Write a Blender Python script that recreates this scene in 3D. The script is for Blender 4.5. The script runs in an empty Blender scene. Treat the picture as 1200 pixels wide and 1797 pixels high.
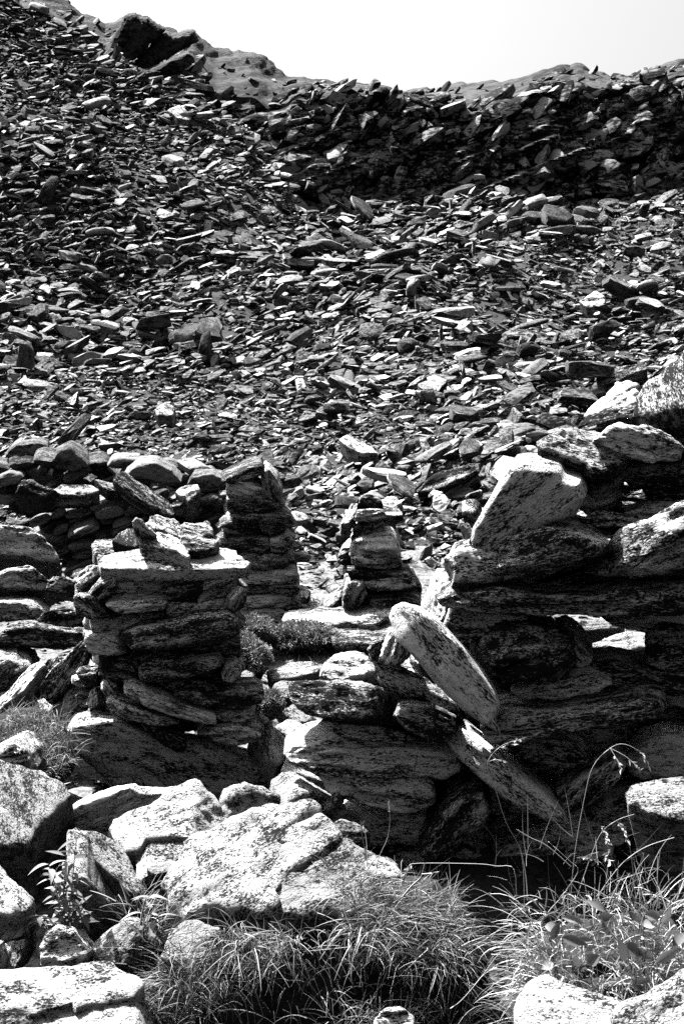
import bpy, bmesh, math, random
import numpy as np
from mathutils import Vector, Matrix

# ------------------------------------------------------------------ camera, light, exposure
S = bpy.context.scene
COL = S.collection
F = 2469.0                      # focal length in photo pixels (photo is 1200 x 1797)
HORIZON = 600.0                 # photo row of the horizon
CAMZ = 1.6
PITCH = -math.atan((898.5 - HORIZON) / F)
cam = bpy.data.cameras.new("camera")
cam.sensor_fit = 'VERTICAL'
cam.angle = 2 * math.atan(898.5 / F)
cam.clip_start = 0.05
cam.clip_end = 2000
camo = bpy.data.objects.new("camera", cam)
camo.location = (0, 0, CAMZ)
camo.rotation_euler = (math.pi / 2 + PITCH, 0, 0)
COL.objects.link(camo)
S.camera = camo

SUN_EL = math.radians(57)
SUN_AZ = math.radians(-42)      # measured from +Y, negative = to the left
world = bpy.data.worlds.new("World")
S.world = world
world.use_nodes = True
wn = world.node_tree
for n in list(wn.nodes):
    wn.nodes.remove(n)
sky = wn.nodes.new('ShaderNodeTexSky')
sky.sky_type = 'NISHITA'
sky.sun_disc = False
sky.sun_elevation = SUN_EL
sky.sun_rotation = SUN_AZ
sky.altitude = 0
sky.air_density = 0.5
sky.dust_density = 6.0
bw = wn.nodes.new('ShaderNodeRGBToBW')      # the photograph is black and white
bg = wn.nodes.new('ShaderNodeBackground')
bg.inputs['Strength'].default_value = 0.05
wo = wn.nodes.new('ShaderNodeOutputWorld')
wn.links.new(sky.outputs[0], bw.inputs[0])
wn.links.new(bw.outputs[0], bg.inputs['Color'])
wn.links.new(bg.outputs[0], wo.inputs['Surface'])

sl = bpy.data.lights.new("sun", 'SUN')
sl.energy = 5.0
sl.angle = math.radians(0.5)
sl.color = (1, 1, 1)
so = bpy.data.objects.new("sun", sl)
sdir = Vector((math.sin(SUN_AZ) * math.cos(SUN_EL), math.cos(SUN_AZ) * math.cos(SUN_EL), math.sin(SUN_EL)))
so.rotation_euler = sdir.to_track_quat('Z', 'Y').to_euler()
so.location = (-10, 12, 20)
COL.objects.link(so)

S.view_settings.view_transform = 'Standard'
S.view_settings.look = 'None'
S.view_settings.gamma = 1
S.view_settings.use_curve_mapping = False
S.view_settings.exposure = 2.6
S.cycles.max_bounces = 3
S.cycles.diffuse_bounces = 0
S.cycles.glossy_bounces = 1
S.cycles.use_denoising = False

# ------------------------------------------------------------------ helpers
rng = np.random.default_rng(7)
random.seed(7)
CP, SP = math.cos(PITCH), math.sin(PITCH)

def ray(px, py):
    u = (px - 600.0) / F
    v = (898.5 - py) / F
    return Vector((u, CP - v * SP, SP + v * CP))

def at(px, py, Y):
    d = ray(px, py)
    d = d * (Y / d.y)
    return Vector((d.x, d.y, CAMZ + d.z))

_perm = rng.integers(0, 2**31 - 1, 4096)

def _h(ix, iy, iz):
    k = (ix * 73856093) ^ (iy * 19349663) ^ (iz * 83492791)
    return (_perm[np.bitwise_and(k, 4095)] / (2**31 - 1.0))

def vnoise(p):
    i = np.floor(p).astype(np.int64)
    f = p - i
    f = f * f * (3 - 2 * f)
    x, y, z = i[:, 0], i[:, 1], i[:, 2]
    fx, fy, fz = f[:, 0], f[:, 1], f[:, 2]
    r = 0
    for a in (0, 1):
        for b in (0, 1):
            for c in (0, 1):
                w = (fx if a else 1 - fx) * (fy if b else 1 - fy) * (fz if c else 1 - fz)
                r = r + w * _h(x + a, y + b, z + c)
    return r * 2 - 1

def fbm(p, octaves=3, gain=0.5):
    r, a = 0, 1.0
    for o in range(octaves):
        r = r + a * vnoise(p + 17.3 * o)
        p = p * 2.03
        a *= gain
    return r

def normals(v, quads):
    n = np.zeros_like(v)
    a, b, c, d = (v[quads[:, k]] for k in range(4))
    fn = np.cross(c - a, d - b)
    for k in range(4):
        np.add.at(n, quads[:, k], fn)
    l = np.linalg.norm(n, axis=1, keepdims=True)
    return n / np.maximum(l, 1e-12)

def mesh_np(name, v, polys, mats=(), smooth=True, sharp=None, mat_index=None):
    """v (n,3); polys: a list of (m,k) integer arrays"""
    me = bpy.data.meshes.new(name)
    me.vertices.add(len(v))
    me.vertices.foreach_set('co', np.asarray(v, np.float32).ravel())
    loops = np.concatenate([p.ravel() for p in polys]).astype(np.int32)
    tot = np.concatenate([np.full(len(p), p.shape[1], np.int32) for p in polys])
    start = np.concatenate([[0], np.cumsum(tot)[:-1]]).astype(np.int32)
    me.loops.add(len(loops))
    me.loops.foreach_set('vertex_index', loops)
    me.polygons.add(len(tot))
    me.polygons.foreach_set('loop_start', start)
    me.polygons.foreach_set('loop_total', tot)
    me.polygons.foreach_set('use_smooth', np.full(len(tot), smooth))
    if mat_index is not None:
        me.polygons.foreach_set('material_index', np.asarray(mat_index, np.int32))
    me.update(calc_edges=True)
    me.validate()
    for m in mats:
        me.materials.append(m)
    if sharp is not None:
        me.set_sharp_from_angle(angle=math.radians(sharp))
    return me

def link(name, me, parent=None, mat=None):
    o = bpy.data.objects.new(name, me)
    COL.objects.link(o)
    if parent:
        o.parent = parent
    if mat:
        me.materials.append(mat)
    return o

def tag(o, label=None, cat=None, group=None, kind=None):
    if label: o['label'] = label
    if cat: o['category'] = cat
    if group: o['group'] = group
    if kind: o['kind'] = kind
    return o

# ------------------------------------------------------------------ materials
def nd(t, typ, **kw):
    n = t.nodes.new(typ)
    for k, v in kw.items():
        setattr(n, k, v)
    return n

def rock_mat(name, dark, light, scale, stretch=(1, 1, 1), thr=(0.45, 0.6), bump=0.6, bdist=0.01, island=False, fine=60.0, rot=0.0, var=0.09, tmax=2.4):
    m = bpy.data.materials.new(name)
    m.use_nodes = True
    t = m.node_tree
    b = t.nodes['Principled BSDF']
    b.inputs['Roughness'].default_value = 0.95
    b.inputs['Specular IOR Level'].default_value = 0.1
    tc = nd(t, 'ShaderNodeTexCoord')
    mp = nd(t, 'ShaderNodeMapping')
    mp.inputs['Scale'].default_value = stretch
    mp.vector_type = 'TEXTURE' if rot else 'POINT'
    if rot:
        mp.inputs['Scale'].default_value = [1 / k for k in stretch]
        mp.inputs['Rotation'].default_value = (0, -rot, 0)
    t.links.new(tc.outputs['Object'], mp.inputs['Vector'])
    oi = nd(t, 'ShaderNodeObjectInfo')
    geo = nd(t, 'ShaderNodeNewGeometry')
    rnd = geo.outputs['Random Per Island'] if island else oi.outputs['Random']
    off = nd(t, 'ShaderNodeVectorMath', operation='ADD')
    sc = nd(t, 'ShaderNodeMath', operation='MULTIPLY')
    sc.inputs[1].default_value = 50.0
    t.links.new(rnd, sc.inputs[0])
    t.links.new(mp.outputs[0], off.inputs[0])
    t.links.new(sc.outputs[0], off.inputs[1])
    n1 = nd(t, 'ShaderNodeTexNoise')
    n1.inputs['Scale'].default_value = scale
    n1.inputs['Detail'].default_value = 9
    n1.inputs['Roughness'].default_value = 0.72
    t.links.new(off.outputs[0], n1.inputs['Vector'])
    n2 = nd(t, 'ShaderNodeTexNoise')
    n2.inputs['Scale'].default_value = fine
    n2.inputs['Detail'].default_value = 4
    n2.inputs['Roughness'].default_value = 0.7
    t.links.new(off.outputs[0], n2.inputs['Vector'])
    mix = nd(t, 'ShaderNodeMath', operation='MULTIPLY_ADD')
    mix.inputs[1].default_value = 0.55
    t.links.new(n2.outputs['Fac'], mix.inputs[0])
    a2 = nd(t, 'ShaderNodeMath', operation='MULTIPLY')
    a2.inputs[1].default_value = 0.45 + 0.0
    t.links.new(n1.outputs['Fac'], a2.inputs[0])
    t.links.new(a2.outputs[0], mix.inputs[2])
    n3 = nd(t, 'ShaderNodeTexNoise')
    n3.inputs['Scale'].default_value = scale * 0.33
    n3.inputs['Detail'].default_value = 3
    t.links.new(off.outputs[0], n3.inputs['Vector'])
    pa = nd(t, 'ShaderNodeMath', operation='MULTIPLY_ADD')
    pa.inputs[1].default_value = 0.30
    t.links.new(n3.outputs['Fac'], pa.inputs[0])
    t.links.new(mix.outputs[0], pa.inputs[2])
    vr = nd(t, 'ShaderNodeMath', operation='MULTIPLY_ADD')
    vr.inputs[1].default_value = var
    t.links.new(rnd, vr.inputs[0])
    t.links.new(pa.outputs[0], vr.inputs[2])
    sh = nd(t, 'ShaderNodeMath', operation='SUBTRACT')
    sh.inputs[1].default_value = 0.15 + var / 2
    t.links.new(vr.outputs[0], sh.inputs[0])
    ra = nd(t, 'ShaderNodeMapRange')
    ra.inputs['From Min'].default_value = thr[0]
    ra.inputs['From Max'].default_value = thr[1]
    t.links.new(sh.outputs[0], ra.inputs['Value'])
    # tint of the single stone
    ti = nd(t, 'ShaderNodeMapRange')
    ti.inputs['To Min'].default_value = 0.65
    ti.inputs['To Max'].default_value = 1.2
    t.links.new(rnd, ti.inputs['Value'])
    c = nd(t, 'ShaderNodeMapRange')
    c.inputs['To Min'].default_value = dark
    c.inputs['To Max'].default_value = light
    t.links.new(ra.outputs[0], c.inputs['Value'])
    mu = nd(t, 'ShaderNodeMath', operation='MULTIPLY')
    if island:      # rubble: mostly dark stones, a few pale ones
        cu = nd(t, 'ShaderNodeMath', operation='POWER')
        cu.inputs[1].default_value = 4.0
        t.links.new(rnd, cu.inputs[0])
        t.links.new(cu.outputs[0], ti.inputs['Value'])
        ti.inputs['To Max'].default_value = tmax
    t.links.new(c.outputs[0], mu.inputs[0])
    t.links.new(ti.outputs[0], mu.inputs[1])
    t.links.new(mu.outputs[0], b.inputs['Base Color'])
    bp = nd(t, 'ShaderNodeBump')
    bp.inputs['Strength'].default_value = bump
    bp.inputs['Distance'].default_value = bdist
    t.links.new(mix.outputs[0], bp.inputs['Height'])
    t.links.new(bp.outputs[0], b.inputs['Normal'])
    return m

def plain_mat(name, val, var=0.3, scale=20.0, trans=0.0):
    m = bpy.data.materials.new(name)
    m.use_nodes = True
    t = m.node_tree
    b = t.nodes['Principled BSDF']
    b.inputs['Roughness'].default_value = 0.8
    b.inputs['Specular IOR Level'].default_value = 0.2
    geo = nd(t, 'ShaderNodeNewGeometry')
    ti = nd(t, 'ShaderNodeMapRange')
    ti.inputs['To Min'].default_value = val * (1 - var)
    ti.inputs['To Max'].default_value = val * (1 + var)
    t.links.new(geo.outputs['Random Per Island'], ti.inputs['Value'])
    t.links.new(ti.outputs[0], b.inputs['Base Color'])
    if trans:
        tr = nd(t, 'ShaderNodeBsdfTranslucent')
        t.links.new(ti.outputs[0], tr.inputs['Color'])
        ms = nd(t, 'ShaderNodeMixShader')
        ms.inputs[0].default_value = trans
        t.links.new(b.outputs[0], ms.inputs[1])
        t.links.new(tr.outputs[0], ms.inputs[2])
        t.links.new(ms.outputs[0], t.nodes['Material Output'].inputs['Surface'])
    return m

M_SLAB = rock_mat('layered_stone', 0.006, 0.44, 14, (1, 3.2, 3.2), (0.475, 0.54), 0.9, 0.02, fine=70)
M_BOULDER = rock_mat('granular_stone', 0.015, 0.44, 22, (1, 1.8, 1.8), (0.445, 0.51), 1.0, 0.05, fine=110, var=0.03)
M_FAR = rock_mat('far_stone', 0.010, 0.145, 5, (1, 2, 2), (0.45, 0.53), 0.5, 0.02, island=True, fine=20)
M_MOUNT = rock_mat('mountain_rock', 0.005, 0.20, 1.3, (.7, 1, 1.6), (0.475, 0.53), 0.6, 0.15, island=True, fine=4, tmax=1.05)
M_GROUND = rock_mat('stony_earth', 0.015, 0.13, 6, (1, 1, 1), (0.42, 0.56), 0.9, 0.03, fine=40)
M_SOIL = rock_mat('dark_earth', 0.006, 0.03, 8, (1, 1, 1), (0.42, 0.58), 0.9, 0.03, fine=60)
M_TURF = rock_mat('alpine_turf', 0.010, 0.05, 1.1, (.25, 1, 2.2), (0.44, 0.53), 0.5, 0.1, fine=4, rot=0.42)
M_RIDGE = rock_mat('ridge_rock', 0.004, 0.055, 1.5, (.3, 1, 2.2), (0.46, 0.53), 0.9, 0.2, fine=5, rot=0.42)
M_SHADED = rock_mat('shade_toned_stone', 0.006, 0.15, 14, (1, 3, 3), (0.45, 0.53), 0.9, 0.02, fine=70)  # darker copy of the layered stone: back wall's shade put into its colour
M_STRAW = plain_mat('pale_straw', 0.26, 0.7, trans=0.2)
M_GRASS = plain_mat('dry_grass', 0.17, 0.85, trans=0.18)
M_LEAF = plain_mat('leaf', 0.15, 0.6, trans=0.2)
M_STEM = plain_mat('stem', 0.28, 0.3)
M_MOSS = plain_mat('cushion_leaf', 0.12, 0.7, trans=0.2)

# ------------------------------------------------------------------ terrain
COLS = [0, 100, 200, 330, 420, 480, 530, 620, 700, 850, 950, 1010, 1060, 1200]
ROWS = [  # distance, photo row of the surface at each of the columns (or a height)
    (12, [840] * 2 + [845] * 3 + [850] * 9),
    (14, [755] * 3 + [760] * 11),
    (18, [600, 602, 606, 612, 616, 618, 620, 622, 620, 618, 620, 622, 620, 615]),
    (22, [440, 452, 466, 482, 490, 496, 502, 502, 498, 492, 496, 500, 496, 490]),
    (26, [290, 308, 330, 356, 375, 395, 412, 415, 408, 398, 405, 415, 405, 395]),
    (28, [215, 235, 262, 290, 312, 340, 384, 392, 372, 352, 372, 394, 377, 352]),
    (30, [155, 172, 200, 222, 232, 310, 400, 412, 400, 372, 395, 415, 400, 372]),
    (32, [95, 115, 145, 168, 250, 340, 420, 430, 425, 410, 420, 430, 420, 410]),
    (36, [-20, 40, 100, 200, 310, 420, 470, 480, 480, 480, 480, 480, 480, 480]),
    (41, [10, 60, 150, 290, 420, 480, 500, 520, 520, 520, 520, 520, 520, 520]),
    (50, [300, 330, 380, 440, 500, 520, 540, 540, 540, 540, 540, 540, 540, 540]),
]
TY = [-30, 2.0, 3.7, 4.5, 6.6, 8.0, 9.0, 10.0]
TZ = [[-0.5] * 14, [-0.5] * 14, [-0.36] * 14, [-0.10] * 14, [0.0] * 14, [0.04] * 14, [0.12] * 14, [0.2] * 14]
TS = np.array([(c - 600) / F for c in COLS]) * 1.0
for Yr, pys in ROWS:
    TY.append(Yr)
    TZ.append([at(c, p, Yr).z for c, p in zip(COLS, pys)])
TY = np.array(TY, float)
TZ = np.array(TZ, float)

def zt(x, y):
    """height of the ground (arrays)"""
    x = np.asarray(x, float)
    y = np.asarray(y, float)
    s = np.clip(x / np.maximum(y, 1.0), TS[0], TS[-1])
    yy = np.clip(y, TY[0], TY[-1])
    i = np.clip(np.searchsorted(TY, yy, side='right') - 1, 0, len(TY) - 2)
    fy = (yy - TY[i]) / (TY[i + 1] - TY[i])
    j = np.clip(np.searchsorted(TS, s, side='right') - 1, 0, len(TS) - 2)
    fs = (s - TS[j]) / (TS[j + 1] - TS[j])
    fs = fs * fs * (3 - 2 * fs)
    a = TZ[i, j] * (1 - fs) + TZ[i, j + 1] * fs
    b = TZ[i + 1, j] * (1 - fs) + TZ[i + 1, j + 1] * fs
    q = np.stack([x.ravel() * .33, y.ravel() * .30, 0 * x.ravel() + 4], 1)
    hump = (0.42 * fbm(q, 3)).reshape(x.shape) * np.clip((y - 12.5) / 6, 0, 1) * np.clip((y - 26) / -3 + 1, .35, 1)
    return a * (1 - fy) + b * fy + hump

def build_ground():
    ys = np.concatenate([np.linspace(-30, 1.5, 12), np.linspace(1.7, 12, 130), np.linspace(12.2, 45, 130), np.linspace(46, 58, 12)])
    t = np.linspace(-1, 1, 301)
    xs = np.sign(t) * (np.abs(t) ** 1.9) * 45
    X, Yg = np.meshgrid(xs, ys)
    Z = zt(X, Yg)
    P = np.stack([X.ravel(), Yg.ravel(), np.zeros(X.size)], 1)
    Z = Z.ravel() + 0.035 * fbm(P * 2.2, 3) + 0.015 * fbm(P * 9.0, 2)
    P[:, 2] = Z
    ny, nx = X.shape
    idx = np.arange(nx * ny).reshape(ny, nx)
    q = np.stack([idx[:-1, :-1], idx[:-1, 1:], idx[1:, 1:], idx[1:, :-1]], -1).reshape(-1, 4)
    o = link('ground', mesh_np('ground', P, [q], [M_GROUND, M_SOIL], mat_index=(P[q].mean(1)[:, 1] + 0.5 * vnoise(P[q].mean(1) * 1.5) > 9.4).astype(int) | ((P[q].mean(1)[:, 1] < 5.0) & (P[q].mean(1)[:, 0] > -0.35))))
    tag(o, kind='structure')
build_ground()

# ------------------------------------------------------------------ loose rock prototypes
def ico(sub):
    bm = bmesh.new()
    bmesh.ops.create_icosphere(bm, subdivisions=sub, radius=1)
    v = np.array([x.co[:] for x in bm.verts])
    f = np.array([[x.index for x in p.verts] for p in bm.faces])
    bm.free()
    return v, f
ICO = {s: ico(s) for s in (1, 2, 3)}

def loose_rock(sub, seed, w=0.55, t=0.24, cuts=9, rough=0.05):
    """angular slab about 2 long along x"""
    r = np.random.default_rng(seed)
    v, f = ICO[sub]
    v = v.copy()
    v = np.sign(v) * np.abs(v) ** 0.62
    v *= np.array([1, w * r.uniform(0.75, 1.25), t * r.uniform(0.6, 1.3)])
    for k in range(cuts):
        n = r.normal(size=3) * np.array([1, 1.2, 0.45])
        n /= np.linalg.norm(n)
        h = (v @ n).max()
        d = h * r.uniform(0.62, 0.92)
        e = np.maximum(v @ n - d, 0)
        v -= e[:, None] * n
    # cleavage: top and bottom planes slightly wedged
    for sgn in (1, -1):
        n = np.array([r.normal() * 0.12, r.normal() * 0.15, sgn])
        n /= np.linalg.norm(n)
        d = (v @ n).max() * r.uniform(0.62, 0.85)
        e = np.maximum(v @ n - d, 0)
        v -= e[:, None] * n
    if rough:
        v += rough * 0.5 * np.stack([fbm(v * 2.2 + seed * 3.1 + k * 9, 3) for k in range(3)], 1) * np.array([1, 1, 0.6])
    return v, f

def rot_mats(yaw, tx, ty):
    """rotation matrices (n,3,3): spin about z, then lean about x and y"""
    n = len(yaw)
    def R(ax, a):
        c, s = np.cos(a), np.sin(a)
        m = np.zeros((n, 3, 3))
        i, j, k = {'x': (1, 2, 0), 'y': (2, 0, 1), 'z': (0, 1, 2)}[ax]
        m[:, k, k] = 1
        m[:, i, i] = c; m[:, j, j] = c; m[:, i, j] = -s; m[:, j, i] = s
        return m
    return R('x', tx) @ R('y', ty) @ R('z', yaw)

def merged(protos, which, mats, scale, pos):
    """many stones in one vertex/face array"""
    vs, fs, off = [], [], 0
    for k, (v, f) in enumerate(protos):
        s = np.nonzero(which == k)[0]
        if not len(s):
            continue
        vv = np.einsum('nij,vj->nvi', mats[s], v) * scale[s][:, None, None] + pos[s][:, None, :]
        ff = f[None] + (np.arange(len(s)) * len(v))[:, None, None] + off
        vs.append(vv.reshape(-1, 3)); fs.append(ff.reshape(-1, f.shape[1]))
        off += len(s) * len(v)
    return np.concatenate(vs), np.concatenate(fs)

def join(parts):
    vs, fs, o = [], [], 0
    for v, f in parts:
        vs.append(v); fs.append(f + o); o += len(v)
    return np.concatenate(vs), np.concatenate(fs)

# ------------------------------------------------------------------ mountain behind the slope
SKY = [(-900, 30), (-500, -60), (-150, -90), (0, -40), (60, -25), (100, -5), (130, 10), (145, 22), (170, 30), (185, 38), (205, 36), (222, 24), (245, 26), (275, 42), (300, 52),
       (322, 56), (340, 50), (352, 62), (378, 82), (410, 88), (440, 88), (455, 94), (480, 118), (502, 132), (530, 131), (550, 138), (590, 143), (640, 147),
       (672, 148), (690, 157), (712, 161), (748, 152), (762, 156), (800, 147), (850, 142), (905, 139), (950, 123), (985, 116), (1012, 114), (1040, 124), (1075, 131),
       (1110, 130), (1130, 118), (1160, 116), (1185, 108), (1230, 104), (1500, 60), (2100, 20)]

SHX = [-900, 0, 150, 300, 340, 470, 510, 600, 760, 790, 920, 1000, 1060, 1100, 2100]
SHY = [60, 60, 50, 60, 95, 95, 45, 15, 20, 38, 38, 40, 30, 18, 18]

def build_mountain():
    pxs = np.arange(-900, 2101, 3.5)
    sk = np.interp(pxs, [a for a, b in SKY], [b for a, b in SKY])
    sk0 = sk.copy()
    sk = sk + 2.0 * vnoise(np.stack([pxs * 0.11, 0 * pxs, 0 * pxs], 1)) + 1.5 * vnoise(np.stack([pxs * 0.05, 3 + 0 * pxs, 0 * pxs], 1))
    prof = []   # (fraction, distance, photo row relative)
    rows = 120
    V, X = [], []
    for r in range(rows):
        t = r / (rows - 1)
        line = []
        for px, s, s0 in zip(pxs, sk, sk0):
            w = max((t - 0.75) / 0.25, 0) ** 3
            s = s * w + s0 * (1 - w)
            H = np.interp(px, SHX, SHY)
            if t < 0.75:      # steep face
                k = t / 0.75
                Yk = 57.8 + 2.6 * k + 1.0 * k * k
                py = 520 + (s + H - 520) * k
            else:             # gentler shoulder to the skyline
                k = (t - 0.75) / 0.25
                Yk = 61.4 + 6.5 * k
                py = s + H * (1 - k) ** 1.25
            line.append(at(px, py, Yk))
        V.extend(line)
    for dz, dy in ((-1.5, 4), (-6, 14), (-14, 40)):   # back side
        V.extend([Vector((p.x * 1.1, p.y + dy, p.z + dz)) for p in V[(rows - 1) * len(pxs):rows * len(pxs)]])
    P = np.array([p[:] for p in V])
    n = len(pxs)
    R = len(P) // n
    idx = np.arange(R * n).reshape(R, n)
    q = np.stack([idx[:-1, :-1], idx[:-1, 1:], idx[1:, 1:], idx[1:, :-1]], -1).reshape(-1, 4)
    nr = normals(P, q)
    st = np.stack([P[:, 0] * 0.35 + P[:, 2] * 0.1, P[:, 1] * 0.5, (P[:, 2] - 0.38 * P[:, 0]) * 1.3], 1)
    face = np.clip(1 - (np.arange(len(P)) // n) / (rows - 1), 0, 1)
    amp = np.where(face > 0.22, 0.62, np.where(face < 0.10, 0.22, 0.12))
    fb = fbm(st * np.array([.6, .6, 1.2]), 4, 0.6)
    fb = 0.6 * fb + 0.5 * np.tanh(3 * fbm(st * 1.3 + 9, 3))
    P = P + nr * (amp * fb)[:, None] * np.array([1, 1, 0.5])
    # broken blocks that stand out of the face
    r = np.random.default_rng(21)
    N = 2600
    bx = r.uniform(-300, 1500, N)
    t = r.uniform(0.03, 1.02, N)
    pos = np.zeros((N, 3)); keep = np.ones(N, bool)
    for i in range(N):
        s = np.interp(bx[i], [a for a, b in SKY], [b for a, b in SKY])
        H = np.interp(bx[i], SHX, SHY)
        if t[i] < 0.75:
            k = t[i] / 0.75
            p = at(bx[i], 520 + (s + H - 520) * k, 57.8 + 2.6 * k + 1.0 * k * k)
        else:
            k = min((t[i] - 0.75) / 0.25, 1)
            p = at(bx[i], s + H * (1 - k) ** 1.25, 61.4 + 6.5 * k)
            lit = (335 < bx[i] < 480 and k < .95) or (775 < bx[i] < 930) or (1000 < bx[i] < 1060)
            if (lit and r.random() < 0.66) or (k > 0.75 and r.random() < 0.55):
                keep[i] = False
        pos[i] = p[:]
    sz = 0.22 + 0.9 * r.random(N) ** 3
    sz[t > 0.8] *= 0.55
    keep &= ~(t > 0.93)
    pos[:, 1] += r.uniform(-0.25, 0.1, N)
    pr = [loose_rock(2, 300 + k, 0.42, 0.24, 12, 0.08) for k in range(10)]
    left = np.clip((600 - bx) / 600, -1, 1)
    rm = rot_mats(r.normal(0, 0.5, N), np.where(t < 0.72, r.normal(1.1, 0.35, N), r.normal(0.35, 0.4, N)), r.normal(-0.38, 0.32, N))
    bv, bf = merged(pr, np.where(keep, r.integers(0, 10, N), -1), rm, sz, pos)
    faces = [q, bf + len(P)]
    mi = np.zeros(len(q) + len(bf), int)
    # smooth pale turf where no rock shows
    cen = P[q].mean(1)
    fr = (np.arange(len(q)) // (n - 1)) / (rows - 1)
    pxq = np.tile(pxs[:-1], R - 1)
    nz = 14 * vnoise(np.stack([cen[:, 0] * 0.8, cen[:, 2] * 1.2, cen[:, 1] * 0.1], 1))
    turf = (fr > 0.72) & (((pxq + nz > 335) & (pxq + nz < 480)) | ((pxq + nz > 775) & (pxq + nz < 930)) | ((pxq > 1000) & (pxq + nz < 1060)))
    diag = (pxq - 335) / 150.0        # the left patch slants up to the right and leaves dark rock above it
    turf &= ~((pxq < 500) & ((fr > 0.90 + 0.02 * nz / 14) | (fr < 0.76 + .06 * (diag - .5))))
    mi[:len(q)] = np.where(turf, 1, np.where(fr > 0.745, 2, 0))
    me = mesh_np('mountain', np.concatenate([P, bv]), faces, [M_MOUNT, M_TURF, M_RIDGE], smooth=True, sharp=32, mat_index=mi)
    tag(link('mountain', me), kind='structure')
build_mountain()

# ------------------------------------------------------------------ scree
def build_scree():
    r = np.random.default_rng(5)
    N = 47000
    Yv = np.sqrt(r.uniform(9.2 ** 2, 37.0 ** 2, N))
    px = np.where(np.arange(N) < 40000, r.uniform(-110, 1310, N), np.where(r.random(N) < .5, r.uniform(-600, -110, N), r.uniform(1310, 1800, N)))
    keepl = (Yv < 29.5) | (px < 560 - (Yv - 29.5) * 40)
    Yv, px = Yv[keepl], px[keepl]
    N = len(Yv)
    x = (px - 600) / F * Yv
    z = zt(x, Yv)
    nz = np.stack([x, Yv * .8, 0 * x], 1)
    patch = fbm(nz * .55 + 3, 3)
    sz = (0.035 + 0.10 * r.random(N) ** 2.2 + 0.10 * (r.random(N) ** 9) + 0.17 * (r.random(N) ** 40)) * np.exp(0.35 * patch)
    sz *= np.clip(0.85 + (Yv - 10) / 32, 0.85, 1.35)
    # lie of the stones: the dip wanders over the slope, some are thrown about
    steep = r.random(N) < 0.22
    tx = np.where(steep, r.normal(0.25, 0.7, N), r.normal(0.16, 0.28, N)) + .30 * fbm(nz * .5 + 20, 2)
    ty = np.where(steep, r.normal(-0.2, 0.6, N), r.normal(-0.12, 0.22, N)) + .32 * fbm(nz * .4 + 50, 2)
    yaw = r.normal(0.1, 0.6, N) + np.where(r.random(N) < 0.25, r.uniform(-1.5, 1.5, N), 0)
    pos = np.stack([x, Yv, z + sz * r.uniform(-0.2, 1.1, N)], 1)
    rm = rot_mats(yaw, tx, ty)
    show = sz / Yv
    own = np.zeros(N, bool)
    vis = (px > 0) & (px < 1200) & ~((px > 850) & (Yv < 15))
    order = np.argsort(np.where(vis, -show, 0))
    own[order[:285]] = True
    near = Yv < 17
    PR3 = [loose_rock(3, 60 + k, 0.50, 0.22, 11, 0.10) for k in range(14)]
    PR2 = [loose_rock(2, 100 + k, 0.50, 0.20, 11, 0.08) for k in range(24)]
    PR1 = [loose_rock(1, 140 + k, 0.52, 0.24, 8, 0.05) for k in range(24)]
    w = r.integers(0, 24, N)
    coarse = (sz / Yv) < 0.0058
    v, f = join([merged(PR2, np.where(~own & ~coarse, w, -1), rm, sz, pos), merged(PR1, np.where(~own & coarse, w, -1), rm, sz, pos)])
    o = link('scree', mesh_np('scree', v, [f], [M_FAR], smooth=True, sharp=28))
    tag(o, kind='stuff')
    base = [mesh_np('scree_stone', v, [f], [M_FAR], smooth=True, sharp=28) for v, f in PR3]
    for n, i in enumerate(np.nonzero(own)[0]):
        o = link('scree_stone', base[n % 14])
        m = Matrix(rm[i].tolist()).to_4x4()
        o.matrix_world = Matrix.Translation(pos[i].tolist()) @ m @ Matrix.Scale(float(sz[i]), 4)
        tag(o, 'grey angular slab lying loose on the scree slope among many alike', 'stone', 'loose stones of the scree slope')
    # finer rubble low on the slope
    N = 12000
    Yv = np.sqrt(r.uniform(9.0 ** 2, 17.0 ** 2, N))
    px = r.uniform(-350, 1550, N)
    x = (px - 600) / F * Yv
    sz = 0.025 + 0.05 * r.random(N) ** 2
    pos2 = np.stack([x, Yv, zt(x, Yv) + sz * r.uniform(0, 1.2, N)], 1)
    rm2 = rot_mats(r.uniform(-1.2, 1.2, N), r.normal(.16, .35, N), r.normal(-.1, .35, N))
    v2, f2 = merged(PR2, r.integers(0, 24, N), rm2, sz, pos2)
    o = link('rubble', mesh_np('rubble', v2, [f2], [M_FAR], smooth=True, sharp=28))
    tag(o, kind='stuff')
    # small stones on the path and between the walls
    N = 7000
    Yv = np.sqrt(r.uniform(2.8 ** 2, 9.6 ** 2, N))
    px = r.uniform(-600, 1900, N)
    x = (px - 600) / F * Yv
    sz = 0.012 + 0.05 * r.random(N) ** 3
    pos = np.stack([x, Yv, zt(x, Yv) + sz * 0.3], 1)
    rm = rot_mats(r.uniform(-3, 3, N), r.normal(0, .3, N), r.normal(0, .3, N))
    v, f = merged(PR2, r.integers(0, 24, N), rm, sz, pos)
    tag(link('gravel', mesh_np('gravel', v, [f], [M_FAR], smooth=True, sharp=28)), kind='stuff')
build_scree()

# ------------------------------------------------------------------ shaped stones
NSEG = 84
RINGS = [0.0, 0.14, 0.28, 0.42, 0.55, 0.67, 0.78, 0.87, 0.935, 0.97, 0.99, 1.0]
_seed = [1000]

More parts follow.
